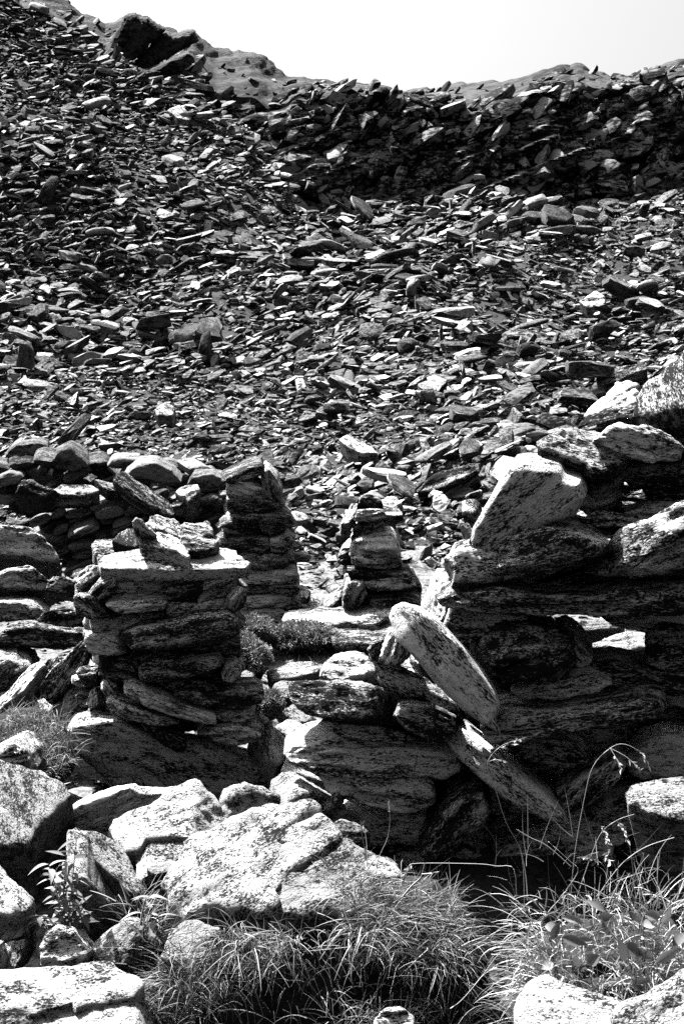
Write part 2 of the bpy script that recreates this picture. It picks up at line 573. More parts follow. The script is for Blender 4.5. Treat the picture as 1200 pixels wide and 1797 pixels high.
def stone(outline, Y, label, thick=0.25, tilt=8, yaw=0, p=8.0, rough=1.0, cuts=6, mat=None, grow=2.0, front=None, ridge=None, name='wall_stone', cat='stone', group=None, seg=NSEG, smooth_out=0):
    """a solid stone: its outline is laid on a plane at distance Y that leans back by tilt degrees and turns by yaw,
    and the body swells to both sides of that plane"""
    _seed[0] += 1
    r = np.random.default_rng(_seed[0])
    o2 = np.array(outline, float)
    cx, cy = (o2.min(0) + o2.max(0)) / 2
    C = at(cx, cy, Y)
    th, ph = math.radians(tilt), math.radians(yaw) - math.atan(C.x / C.y)   # yaw counts from facing the viewer
    n = Vector((math.sin(ph) * math.cos(th), -math.cos(ph) * math.cos(th), math.sin(th)))
    org = Vector((0, 0, CAMZ))
    pts = []
    for px, py in o2:
        d = ray(px, py)
        t = (C - org).dot(n) / d.dot(n)
        t = max(t, 0.3 * Y) if t > 0 else 1.3 * Y
        t = min(t, 1.6 * Y)
        pts.append(org + d * t)
    # plane frame with x along the long axis
    e1 = Vector((0, 0, 1)).cross(n)
    if e1.length < 1e-3: e1 = Vector((1, 0, 0))
    e1.normalize(); e2 = n.cross(e1)
    A = np.array([[(q - C).dot(e1), (q - C).dot(e2)] for q in pts])
    # even resampling of the closed outline
    L = np.concatenate([A, A[:1]])
    sl_ = np.concatenate([[0], np.cumsum(np.linalg.norm(np.diff(L, axis=0), axis=1))])
    u = np.linspace(0, sl_[-1], seg, endpoint=False)
    B = np.stack([np.interp(u, sl_, L[:, k]) for k in (0, 1)], 1)
    for _ in range(smooth_out):
        B = 0.25 * np.roll(B, 1, 0) + 0.5 * B + 0.25 * np.roll(B, -1, 0)
    area = 0.5 * np.sum(B[:, 0] * np.roll(B[:, 1], -1) - np.roll(B[:, 0], -1) * B[:, 1])
    if area < 0:
        B = B[::-1].copy()
    mid = B.mean(0)
    D = B - mid
    w, ev = np.linalg.eigh(D.T @ D)
    ax = ev[:, 1]
    if ax[0] < 0: ax = -ax
    ay = np.array([-ax[1], ax[0]])
    Lc = np.stack([D @ ax, D @ ay], 1)
    X1 = e1 * ax[0] + e2 * ax[1]
    Y1 = e1 * ay[0] + e2 * ay[1]
    O = C + e1 * mid[0] + e2 * mid[1]
    a, b = np.abs(Lc[:, 0]).max(), np.abs(Lc[:, 1]).max()
    core = max(a - b, 0) * 0.92
    # each outline point shrinks towards its own point of the spine
    bins = np.clip(Lc[:, 0], -core, core)
    top = np.zeros(seg)
    for i in range(seg):       # spine height at that abscissa
        near = np.abs(Lc[:, 0] - bins[i]) < max(0.25 * b, 1e-4)
        ys = Lc[near, 1]
        top[i] = (ys.max() + ys.min()) / 2 if len(ys) else 0
    ctr = np.stack([bins, top], 1)
    fr = front if front is not None else (0.5 if tilt < 25 else 0.18)
    vs = []
    rad = np.linalg.norm(Lc - ctr, axis=1, keepdims=True)
    Lc = ctr + (Lc - ctr) * (1 + grow * Y / F / np.maximum(rad, 1e-4))
    order = [(q, 1) for q in RINGS[:-1]] + [(1.0, 0)] + [(q, -1) for q in RINGS[-2::-1]]
    for q, sg in order:
        h = sg * (max(1 - q ** p, 0)) ** (1 / p) * thick * (fr if sg > 0 else 1 - fr)
        xy = ctr + (Lc - ctr) * (0.02 + 0.98 * q)
        vs.append(np.concatenate([xy, np.full((seg, 1), h)], 1))
    V = np.concatenate(vs)
    R = len(order)
    idx = np.arange(R * seg).reshape(R, seg)
    nx = np.roll(idx, -1, 1)
    q = np.stack([idx[:-1], idx[1:], nx[1:], nx[:-1]], -1).reshape(-1, 4)
    # broken planes
    sc = np.array([a, b, thick / 2])
    for k in range(cuts):
        nn = r.normal(size=3) * np.array([0.6, 0.8, 1.2])
        nn /= np.linalg.norm(nn)
        hh = (V @ nn).max()
        dd = hh * (r.uniform(0.66, 0.95) if fr > .3 else r.uniform(0.95, 0.99))
        e = np.maximum(V @ nn - dd, 0)
        V = V - e[:, None] * nn * np.array([0.15, 0.15, 0.85])
    if ridge:       # the face folds back to the right of this column of the photo
        lx = V[:, 0] * ax[0] + V[:, 1] * ay[0] + mid[0]
        V[:, 2] -= np.maximum(lx - (ridge[0] - cx) * Y / F, 0) * math.tan(math.radians(ridge[1]))
    so_ = r.uniform(-40, 40, 3)
    m = min(b * 2, thick, 0.30)
    # split layers: terraces that run along the long axis
    T = np.tanh(3.5 * fbm(np.stack([V[:, 0] * 1.1 / m, V[:, 1] * 4.2 / m, 0 * V[:, 0]], 1) + so_, 2))
    lay = (0.075 if tilt < 15 else 0.03) * (1.0 if (mat or M_SLAB) == M_SLAB else 0.2)
    V[:, 2] += m * lay * rough * T * np.sign(V[:, 2]) * np.clip(np.abs(V[:, 2]) / (0.2 * thick), 0, 1)
    T2 = np.tanh(3.0 * fbm(np.stack([V[:, 0] * 1.4 / m, V[:, 1] * 2 / m, V[:, 2] * 3.5 / m], 1) - so_, 2))
    V[:, 1] += m * 0.035 * rough * T2 * (1.0 if (mat or M_SLAB) == M_SLAB else 0.4)
    nrm = normals(V, q)
    W = V * np.array([0.28, 1, 1])
    dsp = m * rough * (0.035 * fbm(V * (0.9 / m) + so_, 3) + 0.06 * np.abs(fbm(W * (4.0 / m) + so_, 2)) + 0.022 * fbm(V * (10 / m) + so_, 2))
    V = V + nrm * dsp[:, None]
    me = mesh_np(name, V, [q, np.stack([idx[0]])[:, ::1], idx[-1][::-1][None]], [mat or M_SLAB], smooth=True, sharp=30)
    o = link(name, me)
    o.matrix_world = Matrix.Translation(O) @ Matrix((X1, Y1, n)).transposed().to_4x4()
    return tag(o, label, cat, group)

# ------------------------------------------------------------------ the drystone pillar on the left
YP = 5.2
GP = "stones of the left drystone pillar"
def P1(label, outline, dy=0.0, thick=0.22, tilt=-3, yaw=0, **k):
    k.setdefault('name', 'pillar_stone'); k.setdefault('cuts', 3)
    return stone(outline, YP + dy, label, thick, tilt, yaw, group=GP, **k)

P1("broad pale cap slab lying on top of the left drystone pillar", [(174,990),(185,978),(215,972),(250,967),(300,969),(345,963),(385,964),(413,971),(414,978),(425,984),(438,993),(428,999),(380,1001),(300,1003),(240,1001),(180,1000)], 0.0, .06, 74, p=6, cuts=0)
P1("pale grey-fronted slab at the back left corner of the pillar cap", [(165,960),(170,955),(205,953),(225,958),(250,962),(250,972),(215,974),(185,980),(174,986)], .16, .10, 62, cuts=2)
P1("small white flat stone left of the loose pile on the pillar cap", [(200,952),(212,938),(225,932),(238,934),(245,945),(248,955),(240,962),(220,960)], .14, .06, 66, cuts=2)
P1("dark finger shaped stone leaning at the top of the pillar pile", [(235,918),(240,912),(247,915),(255,925),(265,932),(274,942),(268,947),(258,945),(248,945),(240,938)], .0, .06, 15, cuts=2)
P1("rounded white topped stone, highest on the left pillar", [(257,924),(266,914),(275,911),(290,915),(305,918),(312,926),(320,945),(318,951),(308,948),(292,938),(275,934)], .12, .10, 58, cuts=3)
P1("blocky white topped stone at the right of the pile on the pillar", [(315,932),(325,926),(345,925),(362,922),(369,930),(370,950),(350,950),(335,944),(320,940)], .12, .11, 60, cuts=3)
P1("large slanting slab with white face lying across the pillar cap", [(247,955),(255,950),(280,942),(295,944),(315,954),(325,968),(331,984),(312,974),(290,968),(265,964),(250,960)], -.02, .11, 70, -6, cuts=3)
P1("wedge stone with dark front lying under the blocky one on the cap", [(320,950),(330,945),(355,948),(375,952),(382,958),(376,966),(350,974),(330,972),(322,962)], .02, .10, 58, cuts=3)
P1("thin flat stone under the wedge on the right of the cap", [(330,974),(350,974),(378,968),(400,967),(412,971),(400,980),(360,984),(335,981)], .06, .05, 50, cuts=1)
P1("sunlit stone standing on edge at the upper left corner of the pillar", [(145,1022),(152,1010),(165,1000),(188,1000),(180,1012),(165,1026),(152,1038),(147,1033)], .02, .22, 30, -35)
P1("squat grey stone just under the cap at the left corner of the pillar", [(178,1012),(192,1002),(203,1003),(203,1022),(192,1036),(168,1042),(155,1040),(163,1028)], .0)
P1("long dark stone directly under the left half of the pillar cap", [(190,1004),(290,1004),(292,1025),(285,1040),(240,1044),(205,1041),(194,1030)], .05)
P1("wedge shaped dark stone under the middle of the pillar cap", [(292,1004),(358,1004),(354,1025),(340,1040),(310,1049),(296,1041)], .04)
P1("dark stone under the right end of the pillar cap", [(360,1005),(415,1006),(413,1022),(405,1036),(370,1043),(350,1047),(348,1037)], .05)
P1("grey boat shaped stone in the third course of the pillar, left half", [(187,1055),(195,1051),(230,1049),(270,1045),(292,1046),(293,1057),(260,1062),(220,1066),(200,1063)], -.03, tilt=-2)
P1("thin dark stone beside the boat shaped one near the pillar middle", [(294,1051),(320,1049),(350,1051),(395,1043),(400,1051),(395,1063),(350,1067),(310,1071),(295,1065)], .03)
P1("small upright grey stone with bright tip at the pillar's right edge", [(396,1046),(412,1028),(422,1032),(420,1050),(416,1062),(402,1070),(394,1063)], -.01, .2, 5, 15)
P1("chunky stone at the left edge of the pillar below the sunlit one", [(152,1042),(165,1039),(185,1042),(190,1055),(200,1066),(206,1075),(180,1078),(158,1071)], .0, .28, 4, -20)
P1("long black course stone above the big pale lens shaped one", [(158,1076),(205,1077),(260,1067),(295,1068),(330,1070),(310,1080),(270,1089),(235,1096),(215,1109),(180,1109),(165,1101),(160,1086)], .06)
P1("big lens shaped grey stone across the middle of the left pillar", [(216,1113),(222,1104),(240,1097),(280,1087),(320,1077),(360,1071),(395,1070),(412,1077),(419,1090),(412,1105),(390,1113),(340,1121),(290,1129),(250,1129),(228,1123)], -.06, .24, -3, p=4)
P1("small dark stone left of the big lens shaped one in the pillar", [(163,1105),(185,1110),(213,1111),(225,1126),(228,1139),(200,1141),(175,1136),(165,1126)], .02, .26, 4, -12)
P1("shadowed stone right under the big lens shaped one in the pillar", [(229,1130),(260,1131),(300,1131),(350,1123),(400,1115),(420,1119),(418,1141),(390,1148),(350,1143),(300,1143),(260,1149),(235,1143)], .06)
P1("speckled lens shaped stone in the middle of the lower left pillar", [(247,1173),(252,1160),(270,1152),(310,1151),(350,1149),(385,1147),(391,1155),(370,1166),(335,1176),(300,1185),(265,1188),(250,1185)], -.04, .2, -3, p=4)
P1("small rounded stone at the right edge of the lower left pillar", [(392,1173),(398,1160),(412,1154),(421,1162),(420,1177),(408,1184),(395,1183)], -.02, .2)
P1("dark stone at the left edge beside the speckled lens shaped one", [(175,1143),(200,1143),(235,1146),(246,1160),(244,1179),(220,1184),(195,1184),(178,1171)], .02)
P1("narrow dark stone under the right end of the speckled lens stone", [(280,1190),(310,1186),(350,1181),(388,1180),(391,1197),(380,1203),(340,1201),(300,1197)], .03)
P1("long grey stone poking right out of the lower left pillar", [(308,1206),(340,1203),(380,1208),(415,1200),(445,1198),(461,1206),(455,1221),(420,1229),(380,1227),(340,1221)], -.02)
P1("long slanting stone falling to the right low in the left pillar", [(220,1196),(235,1195),(270,1210),(310,1226),(350,1238),(375,1246),(377,1255),(365,1254),(330,1247),(280,1233),(240,1215),(222,1205)], -.07, .26, 0)
P1("small knob of grey stone at the left edge above two slanting stones", [(180,1199),(190,1191),(203,1196),(205,1209),(196,1216),(186,1211)], -.05, .15)
P1("lower of the two slanting stones in the left pillar", [(189,1222),(196,1217),(230,1227),(270,1240),(310,1252),(316,1258),(300,1259),(260,1255),(220,1247),(198,1237)], -.08, .26, 0)
P1("shadowed stone wedged between the two slanting stones of the pillar", [(206,1198),(225,1209),(270,1231),(330,1250),(310,1251),(260,1237),(210,1220),(198,1216)], .04)
P1("grey stone low at the right edge of the left pillar", [(376,1243),(400,1236),(430,1232),(446,1237),(444,1249),(425,1251),(395,1251)], .0, .22)
P1("lens shaped stone on the right above the pillar's big base block", [(349,1273),(365,1264),(400,1261),(435,1264),(456,1274),(445,1287),(415,1289),(380,1283)], -.05, .24)
P1("slanting pale stone lying along the pillar's big base block", [(250,1260),(270,1260),(300,1274),(320,1285),(326,1301),(310,1309),(290,1297),(270,1281)], -.05, .26, 4)
P1("huge slanting base block of the left pillar, layered and lichened", [(120,1280),(135,1263),(165,1258),(205,1258),(240,1270),(275,1290),(300,1303),(330,1297),(370,1303),(410,1318),(445,1330),(470,1350),(486,1366),(470,1377),(440,1382),(350,1388),(250,1390),(200,1366),(170,1336),(135,1312)], -.04, .16, -3, p=8, cuts=0, rough=.6)
P1("small pointed stone catching light at the left foot of the pillar", [(160,1238),(166,1216),(172,1207),(176,1225),(178,1236),(170,1244)], -.02, .07, 20, -30, cuts=2)
P1("small sunlit chips on the left shoulder of the base block", [(150,1259),(160,1246),(175,1238),(183,1242),(179,1252),(190,1255),(175,1262)], -.02, .08, 35, -20, cuts=2)
P1("flat little stone with white top jutting left from the pillar", [(137,1182),(142,1176),(160,1172),(175,1172),(174,1180),(165,1188),(142,1188)], -.02, .1, 40, -15, cuts=2)
stone([(443,1272),(448,1261),(465,1268),(480,1290),(505,1310),(503,1330),(485,1352),(468,1341),(452,1316),(445,1296)], 5.15, "bright white stone leaning at the right foot of the left pillar", .22, 50, 10, name='boulder', mat=M_BOULDER)

# ------------------------------------------------------------------ rocks left of the pillar
GL = "rocks left of the drystone pillar"
def L1(label, outline, Y, thick=0.3, tilt=20, yaw=-5, **k):
    k.setdefault('name', 'rock'); k.setdefault('cat', 'rock')
    return stone(outline, Y, label, thick, tilt, yaw, group=GL, **k)
L1("flat white slab balanced on a rounded boulder at the left edge", [(-30,938),(5,930),(30,935),(70,938),(72,945),(50,949),(-30,949)], 6.9, .10, 60)
L1("rounded boulder under a flat white slab at the left edge", [(-40,956),(20,947),(60,952),(85,970),(100,982),(107,1000),(95,1004),(60,999),(20,996),(-40,1002)], 6.8, .5, 24)
L1("low grey rock with pale crest below the rounded boulder", [(-30,1036),(20,1020),(58,1011),(75,1025),(98,1038),(80,1049),(40,1047),(-30,1052)], 6.5, .4, 24)
L1("grey rock touching the pillar, below its sunlit corner stone", [(85,1042),(97,1020),(120,1022),(145,1031),(156,1048),(140,1053),(110,1046)], 6.2, .3, 18)
L1("dark rubble block at the left edge under the low grey rock", [(-30,1053),(30,1049),(60,1051),(86,1070),(82,1083),(40,1081),(-30,1088)], 6.35, .3, 5)
L1("flat grey stone with a bright rim resting against the pillar's left side", [(68,1095),(85,1080),(105,1072),(150,1071),(161,1085),(158,1101),(120,1101),(90,1103)], 5.9, .3, 14)
L1("long stone with white top edge left of the pillar's middle", [(-30,1113),(20,1099),(60,1091),(100,1101),(155,1104),(163,1112),(145,1129),(110,1133),(60,1131),(0,1129),(-30,1127)], 5.75, .34, 10)
L1("three sided grey rock at the left edge with thin bright crest", [(-30,1146),(5,1138),(30,1143),(55,1155),(63,1172),(40,1192),(20,1203),(-30,1222)], 5.6, .34, 0)
L1("white slab standing on a slant at the left edge above the grass", [(-15,1249),(15,1223),(35,1199),(55,1174),(72,1166),(81,1172),(65,1191),(45,1216),(20,1236),(-8,1258)], 5.3, .14, 45, -15)
L1("pale pointed stone right behind the slanting white slab", [(75,1192),(82,1168),(102,1157),(105,1172),(92,1186),(78,1198)], 5.5, .15, 40, -15)
L1("tall dark slab leaning against the left side of the pillar", [(78,1207),(95,1181),(125,1154),(145,1131),(163,1121),(158,1146),(142,1181),(118,1211),(95,1236),(80,1226)], 5.38, .10, 18, -12)
L1("black stone in shadow under the tall leaning slab", [(92,1252),(108,1226),(130,1196),(150,1186),(168,1192),(166,1225),(150,1255),(118,1275),(92,1282)], 5.4, .2, -4)
L1("small white tipped stone beside the grass left of the pillar", [(68,1233),(78,1230),(92,1243),(86,1259),(78,1253)], 5.1, .08, 40)
L1("dark sloping rock with white ridge just above the left foreground boulder", [(-30,1332),(0,1316),(25,1295),(42,1290),(66,1310),(74,1332),(58,1372),(20,1362),(-30,1360)], 4.75, .4, 8, -12)

# ------------------------------------------------------------------ foreground boulders
GF = "foreground boulders"
def F1(label, outline, Y, thick=0.3, tilt=45, yaw=-5, **k):
    k.setdefault('name', 'boulder'); k.setdefault('cat', 'boulder'); k.setdefault('mat', M_BOULDER); k.setdefault('cuts', 2); k.setdefault('rough', .8)
    return stone(outline, Y, label, thick, tilt + (6 if tilt > 40 else 0), yaw, group=GF, **k)
F1("large white boulder at the left edge in the foreground", [(-60,1352),(0,1352),(30,1362),(70,1372),(105,1388),(129,1412),(100,1440),(66,1478),(58,1502),(30,1500),(-70,1505)], 4.35, .30, 58)
F1("long dark boulder between the white left boulder and the three sided one", [(58,1476),(75,1455),(110,1430),(150,1405),(200,1387),(235,1379),(243,1385),(270,1388),(310,1386),(332,1392),(300,1412),(250,1442),(205,1463),(160,1488),(130,1508),(105,1533),(75,1538),(62,1502)], 4.5, .06, -3, cuts=1, mat=M_SLAB)
F1("three sided white boulder with a sharp peak in the foreground", [(193,1466),(205,1450),(240,1435),(270,1425),(310,1398),(348,1380),(372,1400),(388,1425),(410,1462),(392,1482),(340,1484),(300,1486),(262,1490),(246,1512),(225,1507)], 4.2, .26, 50, -14, ridge=(345, 38))
F1("dark undercut stone beneath the three sided white boulder", [(243,1500),(262,1486),(300,1482),(338,1484),(330,1515),(318,1540),(275,1548),(252,1532)], 4.12, .25, -18, 0)
F1("narrow white ledge stone in the hollow under the three sided boulder", [(261,1528),(275,1517),(305,1519),(326,1514),(321,1526),(290,1535),(268,1537)], 3.98, .08, 45, 0, cuts=2)
F1("white wedge boulder behind the leafy plant in the foreground", [(120,1474),(135,1468),(165,1477),(210,1494),(223,1520),(241,1560),(256,1580),(248,1591),(225,1577),(195,1547),(165,1522),(148,1500),(127,1490)], 3.98, .22, 52, 5)
F1("black hollow sided stone under the white wedge boulder", [(122,1492),(150,1503),(185,1545),(228,1580),(238,1612),(202,1645),(160,1645),(132,1605),(122,1545)], 4.0, .2, -22, 0)
F1("white boulder low at the left edge beside the dark gap", [(-40,1515),(0,1533),(20,1560),(45,1580),(57,1593),(46,1616),(25,1622),(-40,1612)], 3.75, .22, 58)
F1("small white block under the left edge boulder", [(6,1652),(25,1630),(45,1611),(53,1625),(49,1641),(36,1650),(12,1657)], 3.68, .12, 50, cuts=3)
F1("tall white chip standing left of the streaked stone", [(9,1660),(46,1652),(41,1676),(26,1701),(14,1709),(11,1691)], 3.6, .10, 40, cuts=3)
F1("grey stone cut off by the left edge above the flat slab", [(-30,1648),(5,1654),(13,1686),(6,1702),(-30,1704)], 3.55, .2, 20)
F1("upright stone with bright vertical streaks below the leafy plant", [(79,1662),(90,1640),(110,1624),(140,1634),(160,1655),(169,1666),(152,1692),(122,1705),(84,1704)], 3.62, .16, 24, -10, mat=M_SLAB)
F1("white topped boulder with dark underside left of the grass", [(161,1676),(180,1655),(210,1630),(235,1614),(250,1620),(256,1650),(242,1682),(222,1698),(195,1692),(170,1684)], 3.62, .22, 34, -20)
F1("broad flat white slab at the bottom left of the foreground", [(-60,1716),(40,1708),(80,1705),(130,1703),(165,1694),(195,1697),(213,1715),(240,1720),(253,1735),(236,1756),(190,1766),(150,1771),(133,1779),(130,1768),(105,1776),(60,1786),(0,1782),(-60,1782)], 3.4, .12, 66, 0, p=5)
F1("pale block under the front edge of the broad flat slab", [(-50,1784),(30,1782),(52,1788),(62,1815),(50,1845),(-50,1845)], 3.28, .2, 40, 0)
F1("dark block in shadow below the broad flat slab", [(52,1782),(130,1774),(240,1762),(262,1790),(255,1850),(50,1850)], 3.38, .2, -20, 0)
F1("biggest white boulder in the middle of the foreground, cracked across", [(287,1570),(300,1545),(325,1510),(330,1495),(345,1485),(390,1470),(410,1455),(450,1440),(500,1434),(545,1431),(560,1440),(568,1455),(590,1474),(604,1496),(560,1526),(520,1550),(492,1568),(478,1590),(484,1618),(470,1623),(430,1616),(380,1611),(340,1622),(325,1628),(305,1600)], 3.92, .34, 55, 0, p=8, rough=1.0, seg=110, cuts=0)
F1("split off lower right piece of the biggest cracked white boulder", [(482,1618),(478,1592),(494,1571),(522,1553),(562,1529),(606,1499),(650,1520),(692,1540),(698,1562),(672,1596),(620,1620),(560,1626),(500,1620)], 3.88, .30, 56, 4, p=8, rough=1.0, seg=90, cuts=0)
F1("small cap shaped stone with white top beside the biggest boulder", [(567,1468),(580,1452),(598,1443),(625,1451),(648,1465),(646,1475),(620,1482),(595,1482),(570,1477)], 4.05, .2, 32, 0, cuts=3)
F1("small white stone at the right end of the biggest boulder", [(640,1520),(655,1513),(672,1512),(690,1524),(706,1541),(690,1546),(660,1545),(645,1538)], 3.86, .12, 45, 0, cuts=3)
F1("smooth grey boulder in the pillar's shade with a pale lichen spot", [(394,1401),(402,1385),(425,1379),(455,1390),(488,1405),(490,1420),(500,1427),(470,1437),(430,1447),(410,1457),(397,1437)], 4.6, .3, 20, 8)
F1("grey blunt boulder between the shaded grey one and the low wall", [(487,1416),(492,1385),(510,1369),(530,1372),(560,1389),(586,1402),(582,1421),(565,1434),(540,1434),(500,1430)], 4.55, .3, 6, 14)
F1("white boulder behind the two grey ones at the end of the path", [(494,1366),(510,1338),(530,1323),(555,1339),(577,1365),(592,1386),(587,1397),(555,1384),(525,1374),(500,1374)], 4.85, .3, 52, 0)
F1("small bright sliver of stone at the foot of the low wall", [(569,1426),(577,1405),(599,1384),(594,1400),(581,1421)], 4.42, .06, 45, -20, cuts=2)
F1("white boulder in the sun at the right edge in front of the wall", [(1101,1409),(1115,1395),(1150,1387),(1190,1382),(1250,1384),(1255,1442),(1205,1459),(1170,1453),(1130,1441),(1108,1429)], 3.68, .3, 44, -10)
F1("white boulder at the bottom edge below the broad leaved plant", [(905,1840),(911,1772),(930,1746),(955,1734),(985,1744),(1040,1761),(1096,1779),(1090,1840)], 3.0, .3, 50, 0)
F1("white boulder in the bottom right corner", [(1083,1840),(1086,1786),(1120,1775),(1160,1755),(1200,1725),(1260,1700),(1270,1840)], 2.95, .3, 50, -10)
F1("pale stone half buried in grass at the bottom edge, middle", [(655,1830),(660,1792),(675,1775),(702,1771),(722,1786),(732,1830)], 3.2, .14, 30, mat=M_SLAB)
F1("pale rounded stone showing through the grass under the biggest boulder", [(286,1690),(300,1650),(325,1624),(350,1627),(385,1640),(375,1685),(330,1710)], 3.66, .2, 45)

# ------------------------------------------------------------------ tumbled left end of the right hand wall
for lab, o, Yb, ti in [
    ("small white rock by the pillar's right side on the bright path", [(419,1196),(432,1185),(447,1192),(441,1205)], 6.0, 50),
    ("bright rock in the middle of the path between pillar and low wall", [(478,1222),(492,1206),(515,1205),(534,1214),(530,1230),(500,1234)], 5.9, 58),
    ("pale rubble stone lower on the path near the low wall", [(500,1258),(520,1245),(546,1252),(548,1275),(520,1280)], 5.5, 55),
    ("white rubble stone on the path beside the leaning white one", [(486,1285),(505,1274),(530,1282),(540,1300),(510,1306)], 5.3, 58),
    ("grey rubble stone at the narrow end of the path", [(505,1312),(525,1303),(545,1312),(538,1326),(515,1328)], 5.05, 50),
    ("flat pale stone crossing the path below the cushion shrubs", [(470,1188),(510,1172),(556,1172),(560,1188),(520,1198),(480,1200)], 6.3, 62),
]:
    stone(o, Yb, lab, .2, ti, -8, name='rock', cat='rock', mat=M_BOULDER, seg=48)
GR = "stones of the right drystone wall"
def R1(label, outline, dy=0.0, thick=0.22, tilt=-2, yaw=0, Y=4.55, **k):
    k.setdefault('cuts', 3)
    return stone(outline, Y + dy, label, thick, tilt, yaw, group=GR, **k)
R1("pale rounded stone topping the low tumbled end of the wall", [(565,1199),(575,1180),(595,1166),(640,1162),(656,1180),(661,1200),(630,1206),(590,1207)], .02, .3, 52, -10)
R1("layered white ended block at the left end of the tumbled wall", [(546,1231),(556,1212),(590,1206),(640,1205),(700,1219),(706,1246),(690,1271),(640,1271),(600,1267),(560,1249)], .02, .34, 20, -32)
R1("thin grey slab under the layered block of the tumbled wall", [(568,1262),(600,1268),(660,1270),(710,1283),(728,1292),(700,1296),(640,1292),(600,1284)], .0, .28, 10)
R1("long black slab with a white upper edge in the tumbled wall", [(502,1310),(512,1294),(540,1284),(600,1276),(640,1283),(720,1293),(800,1298),(806,1312),(760,1310),(640,1303),(545,1315),(525,1328)], .02, .2, -4)
R1("long speckled slab jutting left in the tumbled wall", [(506,1316),(530,1312),(600,1304),(700,1301),(800,1308),(806,1334),(770,1346),(700,1346),(620,1344),(560,1341),(530,1330)], -.03, .2, -4)
R1("smooth grey slab below the long speckled one in the tumbled wall", [(558,1344),(600,1346),(700,1347),(755,1355),(760,1386),(730,1399),(680,1401),(620,1386),(580,1369)], .0, .22, -4)
R1("dark foot stone at the bottom of the tumbled wall end", [(590,1398),(620,1389),(680,1403),(745,1402),(740,1442),(660,1453),(600,1440),(580,1418)], .14, .3, -6)
R1("oval stone leaning in deep shade at the foot of the wall", [(738,1472),(758,1440),(780,1405),(810,1380),(845,1374),(857,1400),(842,1432),(800,1467),(760,1483)], -.08, .26, -4)
R1("great long slab leaning down to the right across the wall end", [(679,1081),(685,1065),(705,1058),(735,1070),(775,1100),(815,1140),(845,1180),(868,1215),(874,1236),(866,1258),(876,1282),(845,1264),(810,1237),(770,1197),(730,1152),(695,1117),(688,1096)], -.24, .17, 5, 0, p=4, rough=.35, seg=90)
R1("short block propping the upper end of the great leaning slab", [(669,1151),(680,1120),(690,1105),(706,1120),(718,1140),(702,1156),(680,1159)], -.10, .22, 6)
R1("small stub of stone left of the block under the leaning slab", [(647,1141),(652,1128),(672,1121),(684,1130),(674,1151),(655,1149)], .0, .2, 14)
R1("white ended stone slanting down under the great leaning slab", [(647,1166),(655,1149),(670,1154),(695,1174),(740,1194),(785,1219),(802,1246),(790,1254),(750,1227),(705,1220),(670,1202),(655,1182)], -.04, .26, 26, -8)
R1("grey blunt stone under the middle of the great leaning slab", [(693,1251),(700,1232),(720,1229),(760,1237),(797,1255),(798,1277),(780,1294),(750,1287),(710,1274)], -.12, .26, 10)
R1("long grey stone continuing the slant of the leaning slab downward", [(782,1286),(790,1271),(815,1274),(860,1308),(900,1338),(950,1378),(985,1413),(992,1431),(960,1427),(900,1397),(850,1357),(800,1312)], -.14, .26, 6, rough=.5)
R1("long thin slab pointing right, its left tip lit, in the wall", [(849,1256),(860,1242),(890,1235),(960,1234),(1040,1224),(1120,1209),(1156,1209),(1164,1222),(1150,1236),(1080,1250),(1000,1264),(920,1277),(870,1282),(855,1270)], -.14, .34, 0)
R1("dim lozenge stone beneath the long thin slab", [(900,1293),(930,1283),(970,1281),(1010,1295),(1032,1315),(1000,1327),(960,1327),(925,1317)], -.02)
R1("stone leaning up to the right above the sunny right edge boulder", [(978,1381),(1000,1364),(1040,1339),(1080,1319),(1097,1335),(1070,1362),(1035,1397),(1005,1410),(987,1402)], -.12, .26, 4)
R1("dim thin stone just left of the sunny right edge boulder", [(1030,1412),(1060,1390),(1100,1379),(1134,1377),(1120,1397),(1080,1409),(1045,1424)], -.02)
R1("dark block at the right edge below the end of the thin slab", [(1093,1322),(1130,1289),(1160,1279),(1230,1290),(1250,1332),(1190,1352),(1130,1347)], .02)
R1("dark stone at the right edge just above the sunny boulder", [(1133,1366),(1160,1349),(1240,1347),(1250,1378),(1180,1387),(1145,1384)], .0)
# upper wall
R1("big pale slab set on edge in the upper left of the wall", [(833,936),(838,912),(860,875),(885,835),(905,808),(925,805),(960,811),(980,816),(990,832),(1018,840),(1028,862),(1010,892),(960,907),(915,922),(890,947),(860,960),(840,957)], -.10, .26, -6, -4, p=8, rough=.15, cuts=0, seg=90)
R1("layered block with lit top on the big pale slab of the wall", [(947,801),(955,785),(985,771),(1010,767),(1050,774),(1072,790),(1090,800),(1092,822),(1075,832),(1060,840),(1040,842),(1025,829),(980,816),(955,809)], -.06, .34, 34)
R1("dark hump backed stone below the lit stones on the wall top", [(1045,776),(1065,760),(1085,751),(1130,754),(1160,762),(1195,785),(1190,807),(1140,812),(1095,802),(1065,787)], -.02, .36, 6)
R1("pale flat stone in the second layer from the wall top", [(1017,771),(1030,757),(1060,745),(1090,730),(1124,731),(1127,751),(1085,754),(1060,764),(1040,775)], .05, .3, 42, -24)
R1("white wedge stone standing out on the top of the wall", [(1035,746),(1045,732),(1070,711),(1090,689),(1105,684),(1124,690),(1124,722),(1090,729),(1060,740)], .12, .24, 44, -34)
R1("sliver of stone between the white wedge and the flat stone below", [(1084,729),(1095,723),(1124,723),(1124,731),(1095,733)], .02, .14, 30, cuts=2)
R1("big white sloping stone at the top right edge of the wall", [(1129,751),(1129,735),(1135,714),(1160,689),(1190,664),(1240,632),(1280,690),(1270,738),(1200,742),(1160,750)], .02, .32, 50, -34, seg=90)
